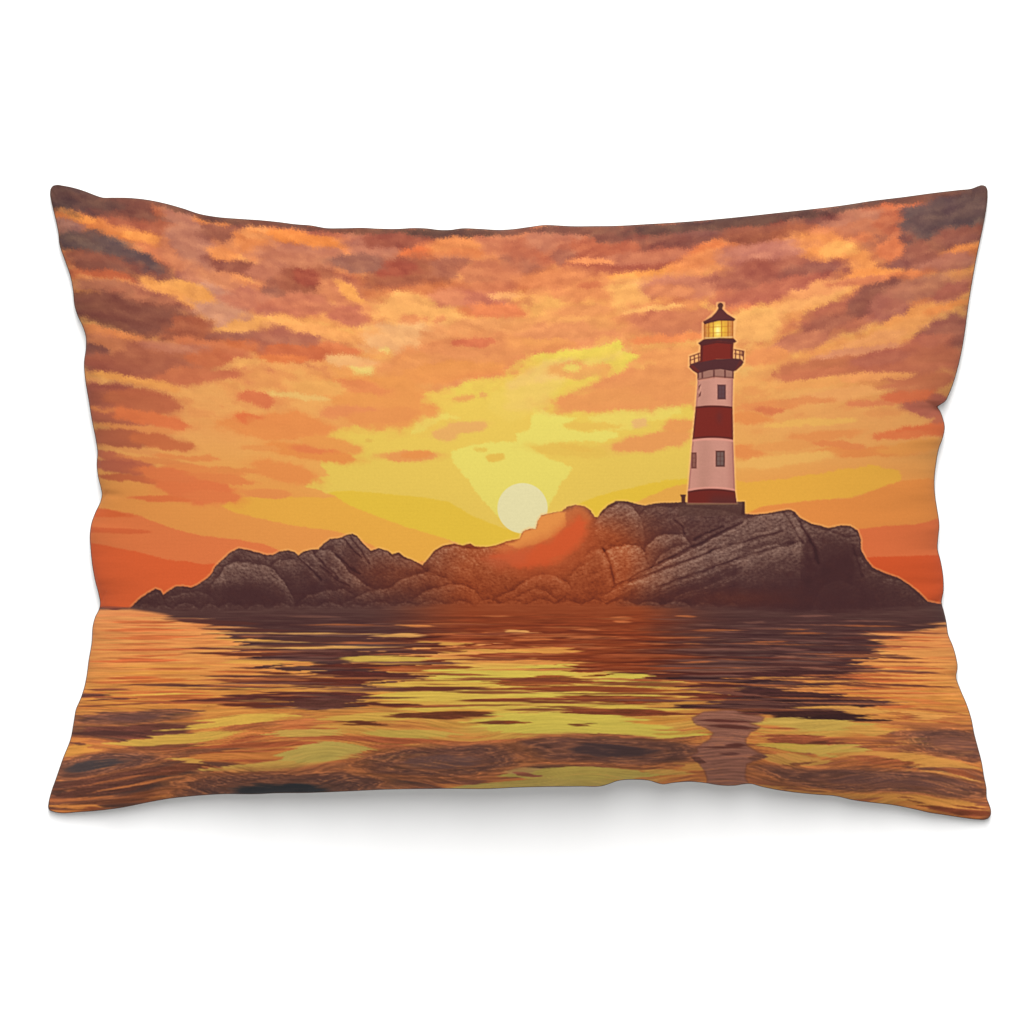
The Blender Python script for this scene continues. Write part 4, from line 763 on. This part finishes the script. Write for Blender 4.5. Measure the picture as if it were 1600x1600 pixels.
# roof and finial
poly([(1122.6, 482), (1129.4, 483.4), (1136, 490.5), (1149, 498.4), (1146.6, 501.6), (1136, 500.4), (1124, 500.8), (1112, 502.8), (1101.4, 506.6), (1098.6, 502.6), (1112, 495), (1119, 487.6)], (92, 44, 44))
poly([(1098.6, 503), (1124, 498.4), (1149, 498.6), (1146.6, 501.6), (1124, 501), (1101.4, 506.6)], (76, 36, 36), op=.7)
poly([(1122.4, 478), (1129, 478), (1128.4, 485), (1123, 485)], (78, 40, 40))
bx = box(1116, 1136, 468, 490)
a, b, c, d = bx
blend(bx, sstep(4.9, 3.6, np.hypot((gx[c:d, a:b] - 1125.8) , (gy[c:d, a:b] - 477.4) * .95)), (84, 46, 40))
# little chimney stack beside the tower
poly([(1062.8, 772.6), (1072, 772.6), (1071.4, 776), (1063.8, 776)], (82, 44, 38))
poly([(1064.8, 775), (1070.8, 775), (1070.8, 786), (1065, 786)], (80, 42, 38))

# the print is crisply sharpened
low_ = blur(img, 2)
img += np.clip(.6 * (img - low_), -18, 18)
# ink grain of the whole print
img *= (1 + 0.018 * N_grain + 0.012 * N_fine)[..., None]
np.clip(img, 0, 255, out=img)
PRINT = img

# ------------------------------------------------------------------ the pillow's outline (seam line)
TOP = [(83, 291), (87.5, 289.7), (99, 291), (112.5, 293.6), (133.5, 300), (149, 306), (160, 309.4), (175.5, 309.6), (202, 310), (230.6, 313), (259.5, 319),
       (286, 326.5), (312, 335), (338, 339.6), (375, 342.7), (409, 345), (438, 348), (461, 351), (486, 353), (509, 357), (535, 357.3), (569, 356.8), (587, 357.8),
       (619, 358.4), (648, 357), (666, 357.6), (687, 360), (703, 360), (721, 357.6), (750, 358.4), (782, 360), (803, 358.6), (826, 355.5), (852, 352.3), (868, 352.8), (889, 354),
       (931, 354), (963, 353.6), (1010, 351), (1062, 348), (1115, 343.7), (1167, 338.6), (1220, 332.8), (1255, 329), (1318, 321.5), (1360, 315), (1412, 308.6), (1465, 301.5),
       (1499, 297.6), (1520, 295), (1528, 291.8), (1535, 290), (1539.6, 291.6)]
RIGHT = [(1539.6, 291.6), (1541.6, 295), (1542.4, 304), (1541, 322), (1537, 346), (1532, 370), (1527, 393), (1521, 425), (1516, 454), (1512, 480), (1508, 511.5), (1503, 543),
         (1496.5, 572), (1489, 598), (1481, 618), (1477, 626), (1470, 631), (1464.4, 635.4), (1468.6, 643), (1473, 655), (1475.4, 667), (1473, 682), (1466.5, 700), (1462, 724), (1459.4, 753),
         (1461, 779), (1464, 797.5), (1467, 821), (1465, 842), (1464.4, 858), (1469, 876), (1473, 900), (1473.6, 923), (1470.6, 942), (1474, 955), (1478, 972), (1481, 992), (1488, 1009),
         (1493, 1026), (1495.5, 1043), (1493.4, 1057), (1500, 1077.5), (1510, 1101), (1517.5, 1125), (1521.5, 1146), (1527, 1167), (1533, 1190), (1537, 1214), (1540.6, 1232),
         (1541.4, 1248), (1545, 1257), (1547.6, 1266), (1547, 1274), (1544, 1278)]
BOTTOM = [(78, 1266), (86, 1268.4), (126, 1268), (152, 1266), (191, 1261), (231, 1253), (265, 1247), (296, 1243.6), (349, 1240), (401, 1240), (430, 1238.6), (482, 1238), (535, 1236), (600, 1233),
          (692, 1231.6), (771, 1231.6), (800, 1230), (852, 1228.6), (905, 1228), (944, 1226.6), (953, 1223.6), (963, 1220), (991.6, 1217.4), (1018, 1219.8), (1027, 1222.8), (1034, 1224.5), (1052, 1222.4), (1078, 1220.6), (1104, 1223),
          (1123, 1226), (1149, 1226.6), (1163, 1224.4), (1173, 1224), (1189, 1228.2), (1216, 1233.7), (1247, 1238), (1276, 1240.8), (1305, 1243), (1334, 1249.5), (1360, 1253), (1394, 1257), (1426, 1263), (1452, 1269),
          (1478, 1273), (1504, 1277), (1528, 1279.8), (1539, 1280), (1544, 1278)]
LEFT = [(83, 291), (80, 295), (79, 302), (81, 315), (86, 336), (91.5, 362), (94, 383), (102, 406.5), (111, 433), (115, 456), (117, 477), (122, 493), (129.6, 509), (134.6, 525),
        (135, 543), (132, 567), (133.5, 590), (139, 624), (144, 655), (150, 685), (153, 706), (152, 727), (154, 745), (158, 761), (160, 771), (157.6, 784), (150, 800), (144, 816), (141, 839.5),
        (142, 855), (145, 884), (150, 910), (155, 929), (157, 945), (155.4, 952), (149, 965), (146, 976), (144, 1004), (139, 1033), (136, 1056.5), (132, 1075), (126, 1093), (119.4, 1108), (116, 1127), (111, 1154), (99, 1185),
        (89, 1214), (80, 1240), (76.4, 1256), (76, 1262), (78, 1266)]


def resample(pts, n):
    """evenly spaced points along a smooth curve through the seam points"""
    p = np.array(pts, float)
    s = np.r_[0, np.cumsum(np.hypot(*np.diff(p, axis=0).T))]
    m = np.empty_like(p)
    for k_ in range(2):                                     # monotone-ish cubic (Catmull-Rom tangents)
        m[:, k_] = np.gradient(p[:, k_], s)
    t = np.linspace(0, s[-1], n)
    i = np.clip(np.searchsorted(s, t, side='right') - 1, 0, len(s) - 2)
    h = s[i + 1] - s[i]
    f = ((t - s[i]) / h)[:, None]
    h = h[:, None]
    return ((2 * f ** 3 - 3 * f ** 2 + 1) * p[i] + (f ** 3 - 2 * f ** 2 + f) * h * m[i] + (-2 * f ** 3 + 3 * f ** 2) * p[i + 1] + (f ** 3 - f ** 2) * h * m[i + 1])


UNIT = 0.50 / 1470.0                                        # metres per print unit: a 50 cm wide cover
CX, CY = 800.0, 800.0                                       # the point the camera is aimed at
CAM_H = 3.2

def broad(C, modes=5):
    """the long curve of a side without its small waves (ends kept)"""
    n = len(C)
    t = np.linspace(0, 1, n)[:, None]
    line = C[0] * (1 - t) + C[-1] * t
    d_ = C - line
    out = line.copy()
    for k_ in range(1, modes + 1):
        b_ = np.sin(np.pi * k_ * t)
        out += b_ * (2.0 * (d_ * b_).sum(0) / (n - 1))
    return out


def cover_grid(nu, nv):
    T, B, L, R = resample(TOP, nu), resample(BOTTOM, nu), resample(LEFT, nv), resample(RIGHT, nv)
    # crowd the rows a little towards the seams, where the cloth turns over
    u = np.linspace(0, 1, nu)[None, :, None]
    v = np.linspace(0, 1, nv)[:, None, None]
    (T, Td), (B, Bd), (L, Ld), (R, Rd) = [(broad(q_), q_ - broad(q_)) for q_ in (T, B, L, R)]
    near = lambda dist: np.exp(-(dist / 34.0))
    P = ((1 - v) * T[None] + v * B[None] + (1 - u) * L[:, None] + u * R[:, None]
         - ((1 - u) * (1 - v) * T[0] + u * (1 - v) * T[-1] + (1 - u) * v * B[0] + u * v * B[-1]))
    # the small notches and waves of the seam fade out quickly into the cloth
    P = P + near(v * 950) * Td[None] + near((1 - v) * 950) * Bd[None] + near(u * 1460) * Ld[:, None] + near((1 - u) * 1460) * Rd[:, None]
    return P, u[..., 0], v[..., 0]


def seam_height(u, v):
    a_, b_ = np.abs(2 * u - 1), np.abs(2 * v - 1)
    return 0.005 + 0.033 * (1 - a_ ** 1.7) + 0.005 * (1 - b_ ** 2) * a_ ** 2.2


def puff(u, v):
    a_, b_ = np.abs(2 * u - 1), np.abs(2 * v - 1)
    return np.clip((1 - a_ ** 2.7) * (1 - b_ ** 2.3), 0, 1) ** 0.62


def creases(P, u, v):
    """gathers that run in from the seams and slow hills of the filling (metres)"""
    x, y = P[..., 0], P[..., 1]
    z = np.zeros(x.shape)
    dT, dB = v * 950 + 0 * u, (1 - v) * 950 + 0 * u
    dL, dR = u * 1460 + 0 * v, (1 - u) * 1460 + 0 * v
    for dist, s, k_ in ((dT, x, 1), (dB, x, 2), (dL, y, 3), (dR, y, 4)):
        along = 0.9 * perlin(s / 46 + 7.7 * k_, dist / 260 + k_) + 0.5 * perlin(s / 21 + 3.1 * k_, dist / 120 + 5 * k_)
        z += 0.0034 * along * np.exp(-dist / 55) * np.clip(dist / 6, 0, 1)
        fine = perlin(s / 9 + 1.3 * k_, dist / 60 + 2 * k_)
        z += 0.0007 * fine * np.exp(-dist / 20) * np.clip(dist / 4, 0, 1)
    z += 0.0016 * perlin(x / 260 + 3, y / 230 + 8) + 0.0007 * perlin(x / 110 + 13, y / 95 + 2)
    # short folds nipped in by the stitching
    for (x1, y1, x2, y2, wd, dp) in FOLDS:
        ex, ey = x2 - x1, y2 - y1
        t = np.clip(((x - x1) * ex + (y - y1) * ey) / (ex * ex + ey * ey), 0, 1)
        dd = np.hypot(x - x1 - t * ex, y - y1 - t * ey)
        z -= dp * np.exp(-(dd / wd) ** 2) * (1 - t * .8)
    return z


FOLDS = [(90, 356, 100, 318, 2.0, .0012), (82, 300, 92, 322, 2.0, .0008), (92, 372, 100, 340, 2, .0008), (154, 726, 161, 702, 2.2, .0013), (153, 735, 157, 712, 2, .0008), (157, 784, 172, 767, 2.4, .0016), (158, 940, 166, 926, 2, .0009),
         (1316, 322, 1352, 329, 2.2, .0012), (1330, 321, 1342, 324, 2.0, .001), (1366, 316, 1420, 322, 2.2, .0012), (1430, 307, 1488, 306, 2.2, .001),
         (1516, 424, 1517, 404, 2, .0008), (1465, 636, 1440, 628, 4, .0022), (1465, 637, 1444, 650, 5, .0016), (1462, 940, 1448, 938, 3, .0012), (160, 771, 190, 774, 5, .0016),
         (993, 1217, 1006, 1206, 2.4, .0012), (1034, 1224, 1030, 1206, 4, .0012), (1172, 1225, 1166, 1204, 4, .0014), (157, 949, 185, 950, 4, .0014), (700, 360, 702, 382, 5, .0012), (1540, 1250, 1530, 1236, 2.6, .001), (1494, 1056, 1470, 1052, 4, .0012)]


def to_world(P, z, zs=0.03):
    # thin ends of the cushion are cut a touch fuller than its middle
    P = (P - np.array((CX, CY))) * (1 + (0.03 - np.asarray(zs)) / CAM_H)[..., None] + np.array((CX, CY))
    return np.stack([(P[..., 0] - CX) * UNIT, (CY - P[..., 1]) * UNIT, z], -1)


def sample_print(P, z):
    """colour of the print where a point of the raised cloth is seen in plan"""
    k_ = CAM_H / (CAM_H - (z - 0.03))
    x = (P[..., 0] - CX) * k_ + CX - X0
    y = (P[..., 1] - CY) * k_ + CY - Y0
    x = np.clip(x, 0, W - 1.001)
    y = np.clip(y, 0, H - 1.001)
    xi, yi = x.astype(int), y.astype(int)
    fx, fy = (x - xi)[..., None], (y - yi)[..., None]
    c_ = (PRINT[yi, xi] * (1 - fx) * (1 - fy) + PRINT[yi, xi + 1] * fx * (1 - fy) + PRINT[yi + 1, xi] * (1 - fx) * fy + PRINT[yi + 1, xi + 1] * fx * fy) / 255.0
    return np.where(c_ <= 0.04045, c_ / 12.92, ((c_ + 0.055) / 1.055) ** 2.4)


INK = 0.66                                                  # how much of the incoming light the lightest ink returns

# ------------------------------------------------------------------ scene
scene = bpy.context.scene
col = scene.collection


def grid_mesh(name, V, flip=False):
    nv, nu = V.shape[:2]
    me = bpy.data.meshes.new(name)
    me.vertices.add(nu * nv)
    me.vertices.foreach_set('co', np.ascontiguousarray(V, np.float32).ravel())
    idx = np.arange(nu * nv, dtype=np.int32).reshape(nv, nu)
    q_ = np.stack([idx[:-1, :-1], idx[1:, :-1], idx[1:, 1:], idx[:-1, 1:]], -1).reshape(-1, 4)
    if flip:
        q_ = q_[:, ::-1]
    n = len(q_)
    me.loops.add(n * 4)
    me.loops.foreach_set('vertex_index', np.ascontiguousarray(q_).ravel())
    me.polygons.add(n)
    me.polygons.foreach_set('loop_start', np.arange(0, n * 4, 4, dtype=np.int32))
    me.polygons.foreach_set('use_smooth', np.ones(n, bool))
    me.update(calc_edges=True)
    me.validate()
    return me


def new_mat(name):
    m_ = bpy.data.materials.new(name)
    m_.use_nodes = True
    nt = m_.node_tree
    return m_, nt, nt.nodes['Principled BSDF']


def weave(nt, bsdf, strength=0.12, scale=2600.0):
    """crossing threads of the woven cloth as a fine bump"""
    tc = nt.nodes.new('ShaderNodeTexCoord')
    h = None
    for axis in ('X', 'Y'):
        w_ = nt.nodes.new('ShaderNodeTexWave')
        w_.wave_type = 'BANDS'
        w_.bands_direction = axis
        w_.inputs['Scale'].default_value = scale / 6.0
        w_.inputs['Distortion'].default_value = 1.2
        w_.inputs['Detail'].default_value = 1.0
        nt.links.new(tc.outputs['Object'], w_.inputs['Vector'])
        if h is None:
            h = w_.outputs['Fac']
        else:
            mx = nt.nodes.new('ShaderNodeMath')
            mx.operation = 'ADD'
            nt.links.new(h, mx.inputs[0])
            nt.links.new(w_.outputs['Fac'], mx.inputs[1])
            h = mx.outputs[0]
    bp = nt.nodes.new('ShaderNodeBump')
    bp.inputs['Strength'].default_value = strength
    bp.inputs['Distance'].default_value = 0.0002
    nt.links.new(h, bp.inputs['Height'])
    nt.links.new(bp.outputs['Normal'], bsdf.inputs['Normal'])


# printed cloth
m_print, nt, bs = new_mat('printed_cloth')
at = nt.nodes.new('ShaderNodeAttribute')
at.attribute_name = 'print'
nz = nt.nodes.new('ShaderNodeTexNoise')
nz.inputs['Scale'].default_value = 900.0
nz.inputs['Detail'].default_value = 2.0
tc = nt.nodes.new('ShaderNodeTexCoord')
nt.links.new(tc.outputs['Object'], nz.inputs['Vector'])
mr = nt.nodes.new('ShaderNodeMapRange')
mr.inputs['To Min'].default_value = 0.95
mr.inputs['To Max'].default_value = 1.05
nt.links.new(nz.outputs['Fac'], mr.inputs['Value'])
mu = nt.nodes.new('ShaderNodeVectorMath')
mu.operation = 'SCALE'
nt.links.new(at.outputs['Color'], mu.inputs[0])
nt.links.new(mr.outputs['Result'], mu.inputs['Scale'])
nt.links.new(mu.outputs['Vector'], bs.inputs['Base Color'])
bs.inputs['Roughness'].default_value = 0.9
bs.inputs['Specular IOR Level'].default_value = 0.12
weave(nt, bs)

# plain cloth of the back
m_back, nt, bs = new_mat('plain_cloth')
nz = nt.nodes.new('ShaderNodeTexNoise')
nz.inputs['Scale'].default_value = 300.0
rp_ = nt.nodes.new('ShaderNodeValToRGB')
rp_.color_ramp.elements[0].color = (0.60, 0.58, 0.55, 1)
rp_.color_ramp.elements[1].color = (0.70, 0.68, 0.65, 1)
nt.links.new(nz.outputs['Fac'], rp_.inputs['Fac'])
nt.links.new(rp_.outputs['Color'], bs.inputs['Base Color'])
bs.inputs['Roughness'].default_value = 0.95
bs.inputs['Specular IOR Level'].default_value = 0.1
weave(nt, bs)

# seam thread
m_seam, nt, bs = new_mat('seam_thread')
nz = nt.nodes.new('ShaderNodeTexNoise')
nz.inputs['Scale'].default_value = 700.0
rp_ = nt.nodes.new('ShaderNodeValToRGB')
rp_.color_ramp.elements[0].color = (0.035, 0.016, 0.010, 1)
rp_.color_ramp.elements[1].color = (0.11, 0.050, 0.028, 1)
nt.links.new(nz.outputs['Fac'], rp_.inputs['Fac'])
nt.links.new(rp_.outputs['Color'], bs.inputs['Base Color'])
bs.inputs['Roughness'].default_value = 0.9
bs.inputs['Specular IOR Level'].default_value = 0.1

# white paper sweep
m_floor, nt, bs = new_mat('white_paper')
nz = nt.nodes.new('ShaderNodeTexNoise')
nz.inputs['Scale'].default_value = 40.0
nz.inputs['Detail'].default_value = 4.0
rp_ = nt.nodes.new('ShaderNodeValToRGB')
rp_.color_ramp.elements[0].color = (0.86, 0.86, 0.86, 1)
rp_.color_ramp.elements[1].color = (0.90, 0.90, 0.90, 1)
nt.links.new(nz.outputs['Fac'], rp_.inputs['Fac'])
nt.links.new(rp_.outputs['Color'], bs.inputs['Base Color'])
bs.inputs['Roughness'].default_value = 0.95
bs.inputs['Specular IOR Level'].default_value = 0.05

# the surface it lies on
fm = bpy.data.meshes.new('floor')
fm.from_pydata([(-12, -12, 0), (12, -12, 0), (12, 12, 0), (-12, 12, 0)], [], [(0, 1, 2, 3)])
floor = bpy.data.objects.new('floor', fm)
floor['kind'] = 'structure'
floor['label'] = 'plain bright white surface under the pillow'
fm.materials.append(m_floor)
col.objects.link(floor)

# the pillow
pillow = bpy.data.objects.new('pillow', None)
pillow.empty_display_size = 0.1
pillow['label'] = 'rectangular throw pillow printed with a red and white lighthouse against orange sunset'
pillow['category'] = 'pillow'
col.objects.link(pillow)

NU, NV = 1180, 780
P, u, v = cover_grid(NU, NV)
zs = seam_height(u, v)
edge = np.minimum(np.minimum(u, 1 - u) * 1460, np.minimum(v, 1 - v) * 950)
zf = zs + 0.060 * puff(u, v) + creases(P, u, v) * np.clip(edge / 3, 0, 1)
me = grid_mesh('front_cover', to_world(P, zf, zs), flip=False)
at_ = me.attributes.new('print', 'FLOAT_COLOR', 'POINT')
rgba = np.ones((NV * NU, 4), np.float32)
rgba[:, :3] = sample_print(P, zf).reshape(-1, 3) * INK
at_.data.foreach_set('color', rgba.ravel())
me.materials.append(m_print)
front = bpy.data.objects.new('front_cover', me)
front['label'] = 'printed front with lighthouse, rocks, sea and sunset clouds'
col.objects.link(front)
front.parent = pillow

Pb, ub, vb = cover_grid(300, 200)
Pb = (Pb - np.array((808, 785))) * 0.9975 + np.array((808, 785))
zb = seam_height(ub, vb) - 0.0004 - 0.060 * puff(ub, vb)
zb = np.maximum(zb, 0.0012 + 0.0004 * perlin(Pb[..., 0] / 60, Pb[..., 1] / 60))
mb = grid_mesh('back_cover', to_world(Pb, zb, seam_height(ub, vb)), flip=True)
mb.materials.append(m_back)
back = bpy.data.objects.new('back_cover', mb)
back['label'] = 'plain pale back'
col.objects.link(back)
back.parent = pillow

# stitched seam all the way round, a thin cord just under the edge of the print
ring = np.concatenate([resample(TOP, 420)[:-1], resample(RIGHT, 300)[:-1], resample(BOTTOM, 420)[::-1][:-1], resample(LEFT, 300)[::-1][:-1]])
un = np.concatenate([np.linspace(0, 1, 420)[:-1], np.ones(299), np.linspace(1, 0, 420)[:-1], np.zeros(299)])
vn = np.concatenate([np.zeros(419), np.linspace(0, 1, 300)[:-1], np.ones(419), np.linspace(1, 0, 300)[:-1]])
rw = to_world(ring, seam_height(un, vn) - 0.0002, seam_height(un, vn))
tan = np.roll(rw, -1, 0) - np.roll(rw, 1, 0)
tan /= np.linalg.norm(tan, axis=1)[:, None]
upv = np.array((0, 0, 1.0))
sidev = np.cross(tan, upv)
sidev /= np.linalg.norm(sidev, axis=1)[:, None]
rad = 0.00030
NS = 8
th = np.linspace(0, 2 * np.pi, NS, endpoint=False)
tube = rw[:, None] + rad * (np.cos(th)[None, :, None] * sidev[:, None] + np.sin(th)[None, :, None] * upv)
n_r = len(ring)
faces = [(i * NS + j, i * NS + (j + 1) % NS, ((i + 1) % n_r) * NS + (j + 1) % NS, ((i + 1) % n_r) * NS + j) for i in range(n_r) for j in range(NS)]
ms = bpy.data.meshes.new('seam')
ms.from_pydata(tube.reshape(-1, 3).tolist(), [], faces)
ms.polygons.foreach_set('use_smooth', np.ones(len(faces), bool))
ms.materials.append(m_seam)
seam = bpy.data.objects.new('seam', ms)
col.objects.link(seam)
seam.parent = pillow

# ------------------------------------------------------------------ light
world = bpy.data.worlds.new('World')
scene.world = world
world.use_nodes = True
bg = world.node_tree.nodes['Background']
bg.inputs['Color'].default_value = (1.0, 1.0, 1.0, 1)
bg.inputs['Strength'].default_value = 0.46

ld = bpy.data.lights.new('softbox', 'AREA')
ld.shape = 'RECTANGLE'
ld.size = 1.2
ld.size_y = 3.3
ld.energy = 164
ld.color = (1.0, 0.995, 0.985)
lo = bpy.data.objects.new('softbox', ld)
lo.location = (0.0, 1.75, 3.05)
lo.rotation_euler = (-math.atan2(1.75, 3.05), 0, 0)
col.objects.link(lo)

# ------------------------------------------------------------------ camera, straight above
cd = bpy.data.cameras.new('camera')
cam = bpy.data.objects.new('camera', cd)
cam.location = (0, 0, CAM_H + 0.03)
cam.rotation_euler = (0, 0, 0)
cd.sensor_width = 36.0
cd.sensor_fit = 'HORIZONTAL'
cd.lens = 36.0 * CAM_H / (1600 * UNIT)
cd.clip_end = 100
col.objects.link(cam)
scene.camera = cam

scene.render.engine = 'CYCLES'
scene.cycles.use_denoising = True
scene.cycles.max_bounces = 6
scene.view_settings.view_transform = 'Standard'
scene.view_settings.look = 'None'
scene.view_settings.exposure = 0
scene.view_settings.gamma = 1
scene.view_settings.use_curve_mapping = False
scene.render.film_transparent = False
